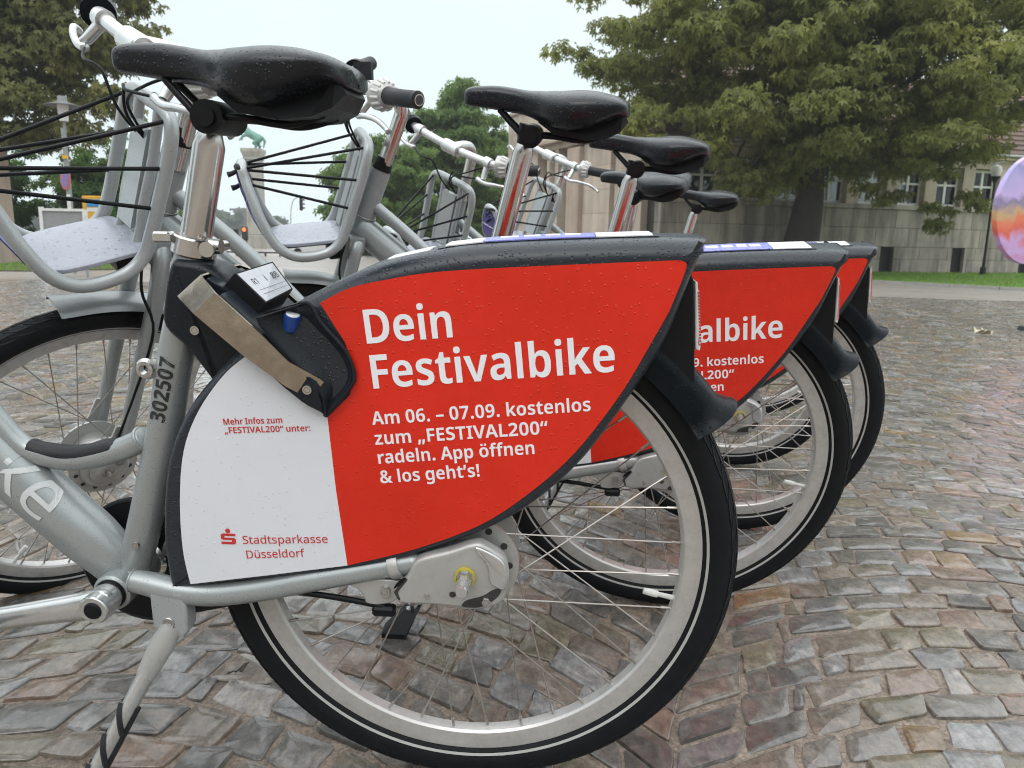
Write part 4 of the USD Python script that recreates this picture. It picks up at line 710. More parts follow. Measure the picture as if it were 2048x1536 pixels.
# fallen leaf on the cobbles
plain('dry_leaf', (0.55, 0.50, 0.36), 0.6)
rg = np.random.default_rng(5); lf = thing('fallen_leaf', 'crumpled pale leaf lying on the cobbles', 'leaf', loc=(3.80, 6.13, 0.012))
def curl(x0, dx, w): return thicken(quadstrip([(x0 + t * dx, -w * math.sin(math.pi * min(t + .12, 1)), .03 * math.sin(4 * t) + .012) for t in np.linspace(0, 1, 8)], [(x0 + t * dx, w * math.sin(math.pi * min(t + .12, 1)), .03 * math.cos(5 * t) + .03) for t in np.linspace(0, 1, 8)]), .002)
part(lf, 'blade', cat([curl(-.07, .13, .03), curl(-.01, .09, .035)]), 'dry_leaf', smooth=True); part(lf, 'stalk', rod((.06, 0, .01), (.10, .02, .02), .003, 6), 'dry_leaf')
for i, (x, y) in enumerate([(1.07, 1.40), (0.62, 1.68), (-.44, 1.12), (1.9, 3.9)]):
    tw_ = thing('fallen_twig', ['short dark curled leaf between the setts near the front', 'small reddish leaf scrap behind the first rear wheel', 'brown leaf crumb beside the kickstand', 'tiny dark leaf far out on the cobbles'][i], 'leaf', loc=(x, y, .006))
    part(tw_, 'blade', thicken(quadstrip([(-.012 + .004 * t, -.004 + .001 * t * t, .004 + .002 * (t % 3)) for t in range(7)], [(-.012 + .004 * t, .004, .002 + .003 * ((t + 1) % 2)) for t in range(7)]), .001), 'bark')
# ------------------------------------------------------------------ rain haze over the whole square
M['rain_haze'] = usdkit.material(stage, '/World/Looks/rain_haze', {'v': ('principled_volume', {'color': (0.95, 0.97, 0.985), 'density': 0.0010, 'anisotropy': 0.2})}, [], volume='v.volume')
part('/World', 'haze', box(-235, 235, -45, 255, -1.2, 14.0), 'rain_haze', kind='stuff')
# ------------------------------------------------------------------ the rental bicycles
# Bicycle frame: x forward, y to the rider's left, z up in the plane of the (leaning) bicycle, origin at the rear tyre's contact; G holds outlines in metres as (x, z[, y]).
def L3(p, w=None): return np.array([(q[0], q[2] if w is None else w, q[1]) for q in p], float)
def resample(p, step, closed=False):
    p = np.asarray(p, float); q = np.vstack([p, p[:1]]) if closed else p; s = np.r_[0, np.cumsum(np.linalg.norm(np.diff(q, axis=0), axis=1))]; n = max(2, int(s[-1] / step)); t = np.linspace(0, s[-1], n + 1)
    r = np.stack([np.interp(t, s, q[:, k]) for k in range(q.shape[1])], 1); return r[:-1] if closed else r
STEER_A = np.array([0.842, 0, 0.891]); STEER_AX = np.array([-math.sin(math.radians(20)), 0, math.cos(math.radians(20))])
def steer(m, t):
    v = np.asarray(m.vertices) - STEER_A; a = STEER_AX
    # turning left moves the front end towards +y
    r = v * math.cos(t) + np.cross(a, v) * math.sin(t) + np.outer(v @ a, a) * (1 - math.cos(t)); return trimesh.Trimesh(r + STEER_A, m.faces, process=False)
SADDLE = np.array([(.3822, .004, .8935, .8905), (.3802, .012, .902, .8825), (.3742, .0185, .9065, .8795), (.360, .0215, .909, .8775), (.330, .0240, .9095, .8730), (.305, .0265, .9065, .8690), (.290, .0300, .904, .8665), (.276, .0365, .9022, .8625), (.262, .0475, .9020, .8560), (.250, .0610, .9030, .8490), (.238, .0735, .9050, .8425), (.224, .0830, .9070, .8375), (.205, .0890, .9088, .8355), (.185, .0905, .9090, .8370), (.165, .0900, .9078, .8415), (.150, .0892, .9058, .8470), (.136, .0875, .9030, .8530), (.124, .0845, .9005, .8575), (.114, .0790, .8975, .8595), (.106, .0690, .8940, .8600), (.1010, .0540, .8905, .8605), (.0985, .034, .8870, .8620), (.0975, .004, .883, .8650)])
_k = np.clip((.262 - SADDLE[:, 0]) / .045, 0, 1); SADDLE[:, 2] -= .0055 * _k; SADDLE[:, 3] += .0028 * _k
_q = SADDLE[:, 0] < .224; SADDLE[_q, 0] = .224 - (.224 - SADDLE[_q, 0]) * .83
def saddle_mesh():
    u = np.linspace(0, 1, 60); k = np.linspace(0, 1, len(SADDLE)); S = spl(SADDLE, 4); n = 36; th = np.arange(n) / n * 2 * np.pi; V = []
    for x, hw, zt, zb in S:
        c, s = np.cos(th), np.sin(th); hw = max(hw, .001); zm = zt - .42 * (zt - zb)
        wide = np.clip((hw - .035) / .05, 0, 1)
        y = hw * np.sign(c) * np.abs(c) ** .72; z = np.where(s >= 0, zm + (zt - zm) * np.abs(s) ** .8, zm + (zb - zm) * np.abs(s) ** .62)
        y = np.where(s < 0, y * (1 - .16 * wide * np.abs(s)), y)
        z = z - np.where(s > 0, .007 * np.exp(-(y / .013) ** 2) * np.clip((.235 - x) / .03, 0, 1), 0)
        V.append(np.stack([np.full(n, x), y, z], 1))
    k = len(V); V = np.vstack(V); f = []
    for i in range(k - 1):
        for j in range(n):
            a, b, c, d = i * n + j, i * n + (j + 1) % n, (i + 1) * n + (j + 1) % n, (i + 1) * n + j; f += [(a, c, b), (a, d, c)]
    return trimesh.Trimesh(V, np.array(f), process=False)
def wheel_parts(parent, name, hub_z, cx, seed, tf=lambda m: m, wide=True):
    """Tyre with tread and reflective stripe, alloy rim, spokes one by one, hub."""
    w = thing(name, parent=parent); c = (cx, 0, hub_z); rg = np.random.default_rng(seed); R, r = .3035, .0235
    a = np.linspace(math.radians(-148), math.radians(148), 25); prof = [(R + r * math.cos(t), r * math.sin(t)) for t in a]; prof[0] = (.281, -.0115); prof[-1] = (.281, .0115)
    part(w, 'tyre', tf(lathe(prof, 1, 120, c)), 'tyre_rubber', smooth=True)
    tread = []
    for k in range(64):
        a0 = k / 64 * 2 * np.pi
        for sd in (-1, 1):
            for q0, q1, sk in ((6, 30, .055), (34, 56, .085)):
                pts = []
                for (t, ang) in ((q0, 0), (q1, sk)):
                    for da in (.008, .084):
                        for h in (-.001, .0011): pts.append((t, a0 + ang + da + (.05 if sd > 0 else 0), h))
                P = []
                for t, an, h in pts:
                    ph = math.radians(t) * sd; rr = R + (r + h) * math.cos(ph); P.append((cx + rr * math.cos(an), (r + h) * math.sin(ph), hub_z + rr * math.sin(an)))
                v = np.array(P); tread.append((v, np.array([(1, 3, 7), (1, 7, 5), (0, 1, 5), (0, 5, 4), (2, 6, 7), (2, 7, 3), (0, 2, 3), (0, 3, 1), (4, 5, 7), (4, 7, 6)])))
    part(w, 'tread', tf(cat(tread)), 'tyre_rubber', kind='stuff')
    for sd in (1, -1):
        st = [(.2876, sd * .0180), (.2900, sd * .01970), (.2903, sd * .0201), (.2873, sd * .0184)]
        part(w, 'reflective_stripe', tf(lathe(st, 1, 120, c, closed=True)), 'reflex_white', smooth=40)
    part(w, 'rim', tf(lathe([(.2595, 0), (.2600, .0075), (.2625, .0105), (.2700, .0128), (.2830, .0134), (.2848, .0125), (.2848, .0105), (.278, .0095), (.278, -.0095), (.2848, -.0105), (.2848, -.0125), (.2830, -.0134), (.2700, -.0128), (.2625, -.0105), (.2600, -.0075)], 1, 120, c, closed=True)), 'rim_alloy', smooth=30)
    part(w, 'hub_shell', tf(lathe([(.012, -.055), (.030, -.05), (.032, -.034), (.060, -.033), (.060, -.029), (.038, -.026), (.036, .026), (.062, .029), (.062, .0335), (.034, .034), (.030, .05), (.012, .055)], 1, 40, c)), 'cast_alloy', smooth=35)
    hl = [trimesh.creation.cylinder(.0045, .0008, sections=10) for _ in range(12)]
    for i, m in enumerate(hl): m.apply_transform(trimesh.transformations.rotation_matrix(np.pi / 2, [1, 0, 0])); m.apply_translation((cx + .0505 * math.cos(i * np.pi / 6), .0336, hub_z + .0505 * math.sin(i * np.pi / 6)))
    part(w, 'flange_hole', tf(cat(hl)), 'dark_opening', kind='stuff')
    part(w, 'axle', tf(rod((cx, -.075, hub_z), (cx, .075, hub_z), .0055, 10)), 'spoke_steel')
    for k in range(36):
        sd = 1 if k % 2 else -1; a0 = (k + .5) / 36 * 2 * np.pi; off = (.62 if (k // 2) % 2 else -.62)
        p0 = np.array([cx + .057 * math.cos(a0 + off * 1.15), sd * .031, hub_z + .057 * math.sin(a0 + off * 1.15)]); p1 = np.array([cx + .2598 * math.cos(a0), sd * .002, hub_z + .2598 * math.sin(a0)])
        d = (p1 - p0) / np.linalg.norm(p1 - p0)
        part(w, 'spoke', tf(cat([tube([p0, p1], .00105, 5), tube([p1 - d * .012, p1 + d * .002], .0019, 6)])), 'spoke_steel', smooth=60)
    va = math.radians(-168); vd = np.array([math.cos(va), 0, math.sin(va)]) if cx == 0 else np.array([math.cos(va + 2.2), 0, math.sin(va + 2.2)])
    b = np.array(c); part(w, 'valve', tf(cat([tube([b + vd * .262, b + vd * .236], [.0035, .003], 8), tube([b + vd * .240, b + vd * .233, b + vd * .222], [.0045, .0048, .004], 8)])), 'pole_white', smooth=50)
    return w
def bolt(p, r, h, axis=1, n=16, hexed=False):
    m = lathe([(0, h), (r * .55, h), (r * .6, h * .55), (r * .62, h), (r * .93, h), (r, h * .75), (r, 0), (0, 0)], axis, 6 if hexed else n, p); return m
BOLT_SHARED = {}
def shell_outline():
    S = G['shell']; top = spl(S[:19], 5); low = spl(np.array(S[18:] + S[:1]), 5); o = np.vstack([top[:-1], low[:-1]]); return o
def bicycle(k, b, rise, st, dv, label, kick_w, strip=True):
    X, Y, ya, le = b; fwd = np.array([-math.cos(ya), math.sin(ya), 0]); left0 = np.array([-math.sin(ya), -math.cos(ya), 0]); upz = np.array([0, 0, 1.0])
    up = upz * math.cos(le) + left0 * math.sin(le); left = left0 * math.cos(le) - upz * math.sin(le)
    B = thing('rental_bicycle', label, 'bicycle', 'rental bicycles parked in a row', matrix=Gf.Matrix4d(*fwd, 0, *left, 0, *up, 0, X, Y, 0, 1))
    HUB = .327
    # --- rear wheel and drive
    wheel_parts(B, 'rear_wheel', HUB, 0.0, 50 + k)
    stay = spl(L3(G['stay']), 6)
    for s in (1, -1):
        part(B, 'chain_stay', tube(stay * [1, s, 1], np.interp(np.linspace(0, 1, len(stay)), [0, .2, .7, 1], [.013, .0155, .0150, .0125]), 14), 'silver_paint', smooth=True)
        part(B, 'dropout', plate(spl([q[:2] for q in G['dropout']], 4, closed=True), *sorted((s * .044, s * .064)), rw=.006, ri=.005), 'cast_alloy', smooth=45)
    D = [q[:2] for q in G['dropout']]
    part(B, 'weld_ring', tube(spl(L3([(.0905, .3265), (.0790, .3300)], .045), 2), [.0164, .0168, .0164], 20), 'cast_alloy', smooth=40)
    part(B, 'cover_seam', plate([(.0842, .3030), (.0700, .3215), (.0675, .3200), (.0795, .3030), (.0768, .2930), (.0790, .2926)], .0630, .0645), 'dark_opening')
    part(B, 'cable_window', plate(spl([(.0845, .3075), (.0780, .3175), (.0690, .3225), (.0760, .3130)], 3, closed=True), .0632, .0648), 'black_plastic')
    for q_, (bu_, bv_) in enumerate(((.045, .300), (-.0385, .334))): part(B, 'cover_screw', bolt((bu_, .0642, bv_), .0034, .0022), 'brushed_steel', smooth=40)
    part(B, 'brake_cover', plate(spl([(-.012, .366), (-.027, .362), (-.043, .3515), (-.0485, .340), (-.0505, .323), (-.046, .312), (-.030, .321), (-.026, .343)], 4, closed=True), .06, .0675, rw=.003), 'alloy', smooth=45)
    part(B, 'cable_bracket', plate(spl([q[:2] for q in G['brk']], 3, closed=True), .046, .053, rw=.002), 'cast_alloy', smooth=45)
    bp = G['bolts']; part(B, 'bracket_bolt', bolt((bp[0][0], .053, bp[0][1]), .0065, .006), 'brushed_steel', smooth=40)
    zz_ = bp[1][1] + .004
    part(B, 'axle_ring', lathe([(.0103, .064), (.0122, .064), (.0125, .067), (.0122, .069), (.0103, .069)], 1, 28, (bp[1][0], 0, zz_), closed=True), 'yellow_ring', smooth=40)
    part(B, 'axle_washer', lathe([(0, .0668), (.0103, .0668)], 1, 24, (bp[1][0], 0, zz_)), 'brushed_steel')
    part(B, 'axle_nut', cat([rod((bp[1][0], .06, zz_), (bp[1][0], .084, zz_), .0082, 6), tube([(bp[1][0], .084, zz_), (bp[1][0], .097, zz_), (bp[1][0], .100, zz_)], [.0074, .0072, .0062], 16)]), 'alloy', smooth=40)
    part(B, 'bolt_hole', lathe([(0, .0645), (.004, .0643)], 1, 14, (bp[2][0], 0, bp[2][1])), 'dark_opening')
    part(B, 'dropout_slot', plate(spl([q[:2] for q in G['slot']], 3, closed=True), .062, .0646), 'dark_opening')
    part(B, 'slot_bolt', bolt((bp[4][0], .0646, bp[4][1]), .006, .005, hexed=True), 'brushed_steel', smooth=40)
    part(B, 'rear_cable', tube(spl(L3(G['cable']), 6), .0038, 8), 'black_plastic', smooth=True)
    part(B, 'cable_clamp', box(.086, .114, .042, .056, .262, .2755, .003), 'black_plastic')
    # --- chain ring, chain, cranks, bottom bracket
    bu, bv = G['bb'][0][:2]
    part(B, 'chain_ring', lathe([(.03, -.040), (.086, -.041), (.090, -.043), (.090, -.047), (.086, -.049), (.03, -.050)], 1, 60, (bu, 0, bv), closed=True), 'black_plastic', smooth=35)
    ch = []
    for t in np.linspace(math.pi * .5, math.pi * 1.5, 14): ch.append((0 + .034 * math.cos(t), -.045, HUB + .034 * math.sin(t)))
    for t in np.linspace(-math.pi * .5, math.pi * .5, 20): ch.append((bu + .088 * math.cos(t), -.045, bv + .088 * math.sin(t)))
    part(B, 'chain', tube(ch, .0045, 6, closed=True), 'black_plastic', smooth=60)
    part(B, 'bottom_bracket', lathe([(.012, .041), (.0205, .0415), (.0235, .039), (.024, .036), (.024, -.036), (.022, -.040), (.012, -.041)], 1, 40, (bu, 0, bv)), 'silver_paint', smooth=35)
    part(B, 'bearing_cup', lathe([(.008, .0455), (.0185, .0455), (.0195, .044), (.0195, .040), (.008, .040)], 1, 32, (bu, 0, bv), closed=True), 'black_plastic', smooth=35)
    for s, sg_n in ((1, 1), (-1, -1)):
        d = np.array([math.cos(math.radians(-9 if s > 0 else 171)), 0, math.sin(math.radians(-9 if s > 0 else 171))]); p0 = np.array([bu, s * .047, bv]); n0 = np.array([d[2], 0, -d[0]]) * 1
        base = np.array([bu, 0, bv]); ca_p = np.array([base + d * t + np.array([0, s * y_, 0]) for t, y_ in ((-.016, .064), (-.008, .064), (.01, .065), (.04, .068), (.09, .073), (.14, .0775), (.172, .079), (.184, .079))])
        arm = tube(spl(ca_p, 4), np.interp(np.linspace(0, 1, 29), np.linspace(0, 1, 8), [.012, .0185, .0195, .0175, .0155, .0145, .0145, .009]), 18, squash=((0, 1, 0), .62))
        boss = tube([base + [0, s * .044, 0], base + [0, s * .050, 0], base + [0, s * .077, 0], base + [0, s * .080, 0]], [.0165, .0185, .0185, .0165], 26)
        part(B, 'crank', cat([arm, boss]), 'alloy', smooth=50)
        part(B, 'crank_cap', lathe([(0, s * .0830), (.0095, s * .0825), (.0110, s * .0805), (.0110, s * .079)], 1, 24, (bu, 0, bv)), 'black_plastic', smooth=50)
        q = np.array([bu, 0, bv]) + d * .170; part(B, 'pedal', box(q[0] - .045, q[0] + .045, *sorted((s * .092, s * .185)), q[2] - .012, q[2] + .012, .006), 'black_plastic')
        part(B, 'pedal_axle', rod(q + [0, s * .08, 0], q + [0, s * .095, 0], .007, 10), 'spoke_steel')
    # --- frame
    tb = spl(L3(G['tube'], 0), 6)
    part(B, 'seat_tube', tube(tb, .0205, 22), 'silver_paint', smooth=True)
    dn = spl(np.array([(.925, 0, .742), (.84, 0, .672), (.74, 0, .585)] + [tuple(q) for q in L3(G['down'], 0)]), 6)
    part(B, 'down_tube', tube(dn, np.interp(np.linspace(0, 1, len(dn)), [0, .25, .8, 1], [.034, .036, .036, .024]), 26, squash=((0, 1, 0), .92)), 'silver_paint', smooth=True)
    def bead(c, ax_, r_, rr=.0022):
        ax_ = np.array(ax_, float); ax_ /= np.linalg.norm(ax_); e1_ = np.cross(ax_, [0, 1, 0]); e1_ /= np.linalg.norm(e1_); e2_ = np.cross(ax_, e1_); n_ = 60
        return tube([np.array(c) + (e1_ * math.cos(t) + e2_ * math.sin(t)) * r_ for t in np.arange(n_) / n_ * 2 * np.pi], [rr * (1.15 if i % 2 else .85) for i in range(n_)], 7, closed=True)
    part(B, 'weld_bead', bead((.4370, 0, .2890), (.135, 0, -.387), .0208), 'silver_paint', smooth=True)
    part(B, 'weld_bead', bead((.4140, .045, .2920), (.16, 0, .03), .0125, .0018), 'silver_paint', smooth=True)
    part(B, 'weld_bead', bead((.4050, 0, .4606), (.0285, 0, -.014), .0148, .0018), 'silver_paint', smooth=True)
    part(B, 'weld_bead', bead((.9060, 0, .7640), (-.41, 0, .91), .0250, .0018), 'silver_paint', smooth=True)
    tc = spl(np.array([(.895, 0, .80), (.79, 0, .712), (.69, 0, .612)] + [tuple(q) for q in L3(G['topc'], 0)]), 6)
    part(B, 'step_through_tube', tube(tc, .0145, 18), 'silver_paint', smooth=True)
    gp_ = spl(L3(G['grip'], 0), 5); up_ = gp_ + [0, 0, .0]
    part(B, 'carry_pad', tube(gp_, np.interp(np.linspace(0, 1, len(gp_)), [0, .06, .94, 1], [.009, .0135, .0135, .009]), 16), 'grip_rubber', smooth=True)
    hk = L3(G['hook'])[0]; part(B, 'frame_hook', lathe([(.006, .0), (.010, .001), (.013, .005), (.010, .010), (.006, .011)], 1, 20, hk + [0.004, -.01, 0], closed=True), 'brushed_steel', smooth=40)
    part(B, 'frame_bolt', bolt((G['bolt2'][0][0], .0195, G['bolt2'][0][1]), .005, .003), 'brushed_steel', smooth=40)
    # --- fleet number on the seat tube and lettering on the down tube
    if k == 1:
        n0, n1 = L3(G['num'])
        ax_d = (tb[20] - tb[6]); ax_d /= np.linalg.norm(ax_d); ax_p = tb[12]
        def wrap(V, r=.0209):
            V = np.array(V); q = V - ax_p; al = np.outer(q @ ax_d, ax_d); pe = q - al; lat = pe[:, 0] * ax_d[2] - pe[:, 2] * ax_d[0]; lat = np.clip(lat, -r * .98, r * .98); y = np.sqrt(r * r - lat ** 2) + (V[:, 1] - .02)
            pd = np.array([ax_d[2], 0, -ax_d[0]]); return ax_p + al + np.outer(lat, pd) + np.outer(y, [0, 1, 0])
        dir_ = -ax_d; L_ = np.linalg.norm(n1 - n0); base = n0
        txt = lettering('302507', base, base + dir_ * L_, .0185, 700)
        part(B, 'fleet_number', trimesh.Trimesh(wrap(np.asarray(txt.vertices)), txt.faces, process=False), 'print_black')
    i0, i1 = 6, len(dn) - 9
    dd = dn[i1] - dn[i0]
    def on_down(V, r=.0363):
        V = np.array(V); out = np.empty_like(V); s = np.r_[0, np.cumsum(np.linalg.norm(np.diff(dn, axis=0), axis=1))]
        for i, (a, lat, h) in enumerate(V):
            c = np.array([np.interp(a, s, dn[:, j]) for j in range(3)]); c2 = np.array([np.interp(a + .004, s, dn[:, j]) for j in range(3)]); t = (c2 - c) / np.linalg.norm(c2 - c); pn = np.array([-t[2], 0, t[0]]); pn = pn if pn[2] > 0 else -pn
            la = max(-r * .95, min(r * .95, lat)); out[i] = c + pn * la + np.array([0, math.sqrt(r * r - la * la) * .92 + h, 0])
        return out
    sl = np.r_[0, np.cumsum(np.linalg.norm(np.diff(dn, axis=0), axis=1))]; end = G['ike'][1]; ie = np.argmin(np.hypot(dn[:, 0] - end[0], dn[:, 2] - end[1] - .0)); s_end = sl[ie] + .010
    g = glyphs('nextbike', 400); sh, wid = g if g else (None, 1)
    if sh is not None:
        Ltxt = .345; cap = .052
        m = cat([trimesh.creation.extrude_polygon(q, .0004, engine='earcut') for q in getattr(sh, 'geoms', [sh]) if q.area > 1e-5]); m = m.subdivide() if len(m.faces) < 4000 else m
        v = np.asarray(m.vertices); V = np.stack([s_end - Ltxt + v[:, 0] * Ltxt / wid, v[:, 1] * cap - .004, v[:, 2] * 1 + .0002], 1)
        part(B, 'frame_lettering', trimesh.Trimesh(on_down(V), m.faces, process=False), 'print_grey')
    # --- rear wheel cover with the advert
    o = shell_outline(); n = len(o); ri = np.where(np.arange(n) < 45, .0215, .0115); ri[:2] = .013; ri[36:60] = np.linspace(.021, .0125, 24)
    part(B, 'wheel_cover', plate(o, -.055, .055, rw=.030, ri=ri, rings=7), 'cover_plastic', smooth=50)
    def facet(name, poly, m, d=.0006, y=.0551): return part(B, name, plate(np.asarray([q[:2] for q in poly]), y, y + d, 0), m)
    red = G['red']; facet('red_panel', np.vstack([spl(np.array([q[:2] for q in red])[0:7], 5), spl(np.array([q[:2] for q in red])[6:10], 5)[1:], spl(np.array([q[:2] for q in red])[9:17], 5)[1:], np.array([q[:2] for q in red])[17:]]), 'red_vinyl')
    wh = np.array([q[:2] for q in G['white']]); facet('white_panel', np.vstack([spl(wh[0:7], 5), wh[7:]]), 'white_vinyl')
    part(B, 'red_panel', plate(np.array([q[:2] for q in red]), -.0557, -.0551, 0), 'red_vinyl')
    part(B, 'white_panel', plate(wh, -.0557, -.0551, 0), 'white_vinyl')
    def line(key, s_, cap, wt, m='print_white', name='advert_line'):
        a, b_ = G[key]; part(B, name, lettering(s_, (a[0], .0558, a[1]), (b_[0], .0558, b_[1]), cap, wt, .0003), m)
    line('dein', 'Dein', .0372, 650); line('fest', 'Festivalbike', .0380, 650); line('am', 'Am 06. – 07.09. kostenlos', .0152, 650); line('zum', 'zum „FESTIVAL200“', .0152, 650); line('rad', 'radeln. App öffnen', .0152, 650); line('los', '& los geht’s!', .0152, 650)
    line('mehr', 'Mehr Infos zum', .0072, 600, 'print_red', 'small_print'); line('festi', '„FESTIVAL200“ unter:', .0072, 600, 'print_red', 'small_print'); line('stadt', 'Stadtsparkasse', .0102, 420, 'print_red', 'bank_name'); line('duss', 'Düsseldorf', .0102, 420, 'print_red', 'bank_name')
    a, b_, c_ = G['slogo']; s0 = np.array([a[0], a[1]]); w_ = a[0] - b_[0]; h_ = w_ * .78
    def lg(p): return [(s0[0] - x * w_, s0[1] + y * h_) for x, y in p]
    sp = [(0, 0), (.86, 0), (1, .12), (1, .50), (.88, .60), (.24, .60), (.24, .78), (1, .78), (1, 1.0), (.14, 1.0), (0, .88), (0, .50), (.12, .40), (.74, .40), (.74, .22), (0, .22)]
    part(B, 'bank_emblem', plate(lg(sp), .0557, .0561), 'print_red'); part(B, 'bank_emblem', plate([(s0[0] - .5 * w_ + .0030 * math.cos(t), s0[1] + h_ * 1.26 + .0030 * math.sin(t)) for t in np.arange(16) / 16 * 2 * np.pi], .0557, .0561), 'print_red')
    # strips on the cover's back
    topu = np.array([(q[0], q[1]) for q in G['shell'][:8]]); topu = topu[np.argsort(topu[:, 0])]
    def ztop(u): return np.interp(u, topu[:, 0], topu[:, 1])
    def strip_(name, u0, u1, m, lift, hw=.026):
        us = np.linspace(u0, u1, 14); ys = np.linspace(-hw, hw, 7); V = np.array([(u, y, ztop(u) + lift - (0 if abs(y) < .024 else .0006)) for u in us for y in ys]); F = []
        for i in range(13):
            for j in range(6): q = i * 7 + j; F += [(q, q + 7, q + 8), (q, q + 8, q + 1)]
        t = trimesh.Trimesh(V, np.array(F), process=False); return part(B, name, thicken(t, .0012), m, smooth=40)
    strip_('cover_inlay', -.205, .032, 'cover_plastic', .0018, .0275)
    strip_('violet_sticker', -.137, -.018, 'violet_film', .0030); strip_('white_sticker', -.198, -.1385, 'sticker_white', .0031); strip_('white_sticker', -.0165, .024, 'sticker_white', .0031); strip_('white_sticker', .042, .088, 'sticker_white', .0022)
    for q, (ua, ub) in enumerate(((-.122, -.105), (-.100, -.084), (-.078, -.060), (-.054, -.034))): strip_('sticker_print', ua, ub, 'print_white', .0038, .009)
    # sleeve round the seat tube, lock and board computer
    part(B, 'tube_sleeve', plate(spl([q[:2] for q in G['sleeve']], 4, closed=True), -.030, .030, rw=.014, ri=.008), 'dark_plastic', smooth=50)
    part(B, 'sleeve_bolt', bolt((G['sleeve_bolt'][0][0], .030, G['sleeve_bolt'][0][1]), .0056, .002), 'brushed_steel', smooth=40)
    sl_, su = G['steel_low'], G['steel_up']; cl_, cu = G['steel_corner']
    ys_ = (.0625, .0645, .070, .075, .0735)
    def side(pts, c, sg_): return [(q[0], sg_ * y, q[1]) for q, y in zip(pts, ys_)] + [(c[0], sg_ * .050, c[1])]
    def pair(pts, c):
        o_ = side(pts, c, 1) + side(pts, c, -1)[::-1]; return np.array([np.array(o_[i]) + (np.array(o_[i + 1]) - np.array(o_[i])) * t for i in range(len(o_) - 1) for t in np.arange(6) / 6] + [o_[-1]])
    lo, hi = pair(sl_, cl_), pair(su, cu)
    part(B, 'steel_bracket', thicken(quadstrip(lo, hi), .0022), 'bracket_steel', smooth=35)
    part(B, 'bracket_rivet', bolt((.1715, .0665, .5505), .0055, .0045), 'brushed_steel', smooth=40)
    bodyp = [(.2860, .6340), (.2605, .6535), (.2150, .612), (.1900, .584), (.1600, .561), (.1555, .522), (.176, .532), (.2000, .552), (.2400, .592)]
    part(B, 'lock_body', cat([plate(resample(bodyp, .008, True), -.0685, .0685, rw=.006, ri=.003), plate([(.2862, .6342), (.3090, .6450), (.2820, .6675), (.2607, .6537)], -.0475, .0475, rw=.002)]), 'dark_plastic', smooth=45)
    R_ = spl(np.array([q[:2] for q in G['recess'][:8]]), 6); I_ = spl(np.array([(.2240, .6290), (.2171, .6150), (.1895, .5830), (.1680, .5610), (.1580, .5420), (.1555, .5200)]), 8); tt = np.linspace(0, 1, 34)
    R_ = np.stack([np.interp(tt, np.linspace(0, 1, len(R_)), R_[:, j]) for j in (0, 1)], 1); I_ = np.stack([np.interp(tt, np.linspace(0, 1, len(I_)), I_[:, j]) for j in (0, 1)], 1); V = []
    for i, t in enumerate(tt):
        dep = .017 * math.sin(math.pi * min(max(t * 1.04, 0), 1)) ** .7
        for s_ in np.linspace(0, 1, 15):
            q = R_[i] + (I_[i] - R_[i]) * s_; V.append((q[0], .0615 + .0045 * s_ - dep * math.sin(math.pi * s_ ** .85) ** 1.2, q[1]))
    F = []
    for i in range(33):
        for j in range(14): q = i * 15 + j; F += [(q, q + 15, q + 16), (q, q + 16, q + 1)]
    part(B, 'lock_recess', thicken(trimesh.Trimesh(np.array(V), np.array(F), process=False), .002), 'dark_plastic', smooth=True)
    part(B, 'recess_rim', tube(np.c_[R_[:, 0], np.full(34, .0605), R_[:, 1]], .0024, 8), 'dark_plastic', smooth=True)
    part(B, 'recess_floor', plate(np.vstack([R_, I_[::-1]]), .030, .0425), 'black_plastic')
    gr = spl(np.array([(.2160, .0665, .6120), (.1890, .0668, .5800), (.1680, .0665, .5600), (.1585, .0655, .5420)]), 6); part(B, 'lock_seam', tube(gr, .0022, 8), 'gloss_black', smooth=True)
    kn, kf, kl = [np.array(L3(G[q_])) for q_ in ('key_near', 'key_far', 'key_low')]
    c00, c01 = kn; c10, c11 = kf; dn_ = np.array([.0125, 0, -.0155])
    top = np.array([c00, c01, c11, c10]); part(B, 'keypad_box', hull(np.vstack([top + (top - top.mean(0)) * .04 - dn_ * .10, top + (top - top.mean(0)) * .10 + dn_ * 1.25])), 'black_plastic')
    ctr = top.mean(0); ins = ctr + (top - ctr) * .96; nt = np.cross(ins[1] - ins[0], ins[3] - ins[0]); nt /= np.linalg.norm(nt); nt = nt if nt[2] > 0 else -nt
    part(B, 'keypad_label', hull(np.vstack([ins + nt * .0012, ins + nt * .0024])), 'label_white')
    e1 = ins[3] - ins[0]; e2 = ins[1] - ins[0]; pic = []
    def labtxt(s_, fx, fy, fl, cap): o_ = ins[0] + e1 * fx + e2 * fy + nt * .0025; return lettering(s_, o_, o_ + e1 * fl, cap, 500, .0001, nt)
    for q, (s_, fx, fy, fl, cap) in enumerate((('R1', .12, .46, .16, .0085), ('i', .46, .46, .05, .0085), ('88', .66, .46, .2, .0085))):
        pic.append(labtxt(s_, fx, fy, fl, cap))
    for q in range(2): pic.append(labtxt('————————', .10, .68 + q * .14, .78, .004))
    part(B, 'keypad_print', cat(pic), 'print_grey' if False else 'print_black')
    kp = np.array([.1895, .0535, .6235]); kd = np.array([-.30, .28, .91]); kd /= np.linalg.norm(kd)
    part(B, 'lock_knob', tube([kp - kd * .010, kp + kd * .008, kp + kd * .0092], [.0085, .0093, .0086], 20), 'blue_plastic', smooth=40); part(B, 'lock_knob_cap', tube([kp + kd * .0091, kp + kd * .0104], [.0078, .0072], 20), 'sticker_white', smooth=40)
    # light block, reflector and mudguard behind the wheel cover
    part(B, 'lamp_block', plate([(-.240, .683), (-.2445, .672), (-.2545, .553), (-.212, .5755), (-.190, .60), (-.205, .66)], -.032, .032, rw=.003), 'black_plastic', smooth=40)
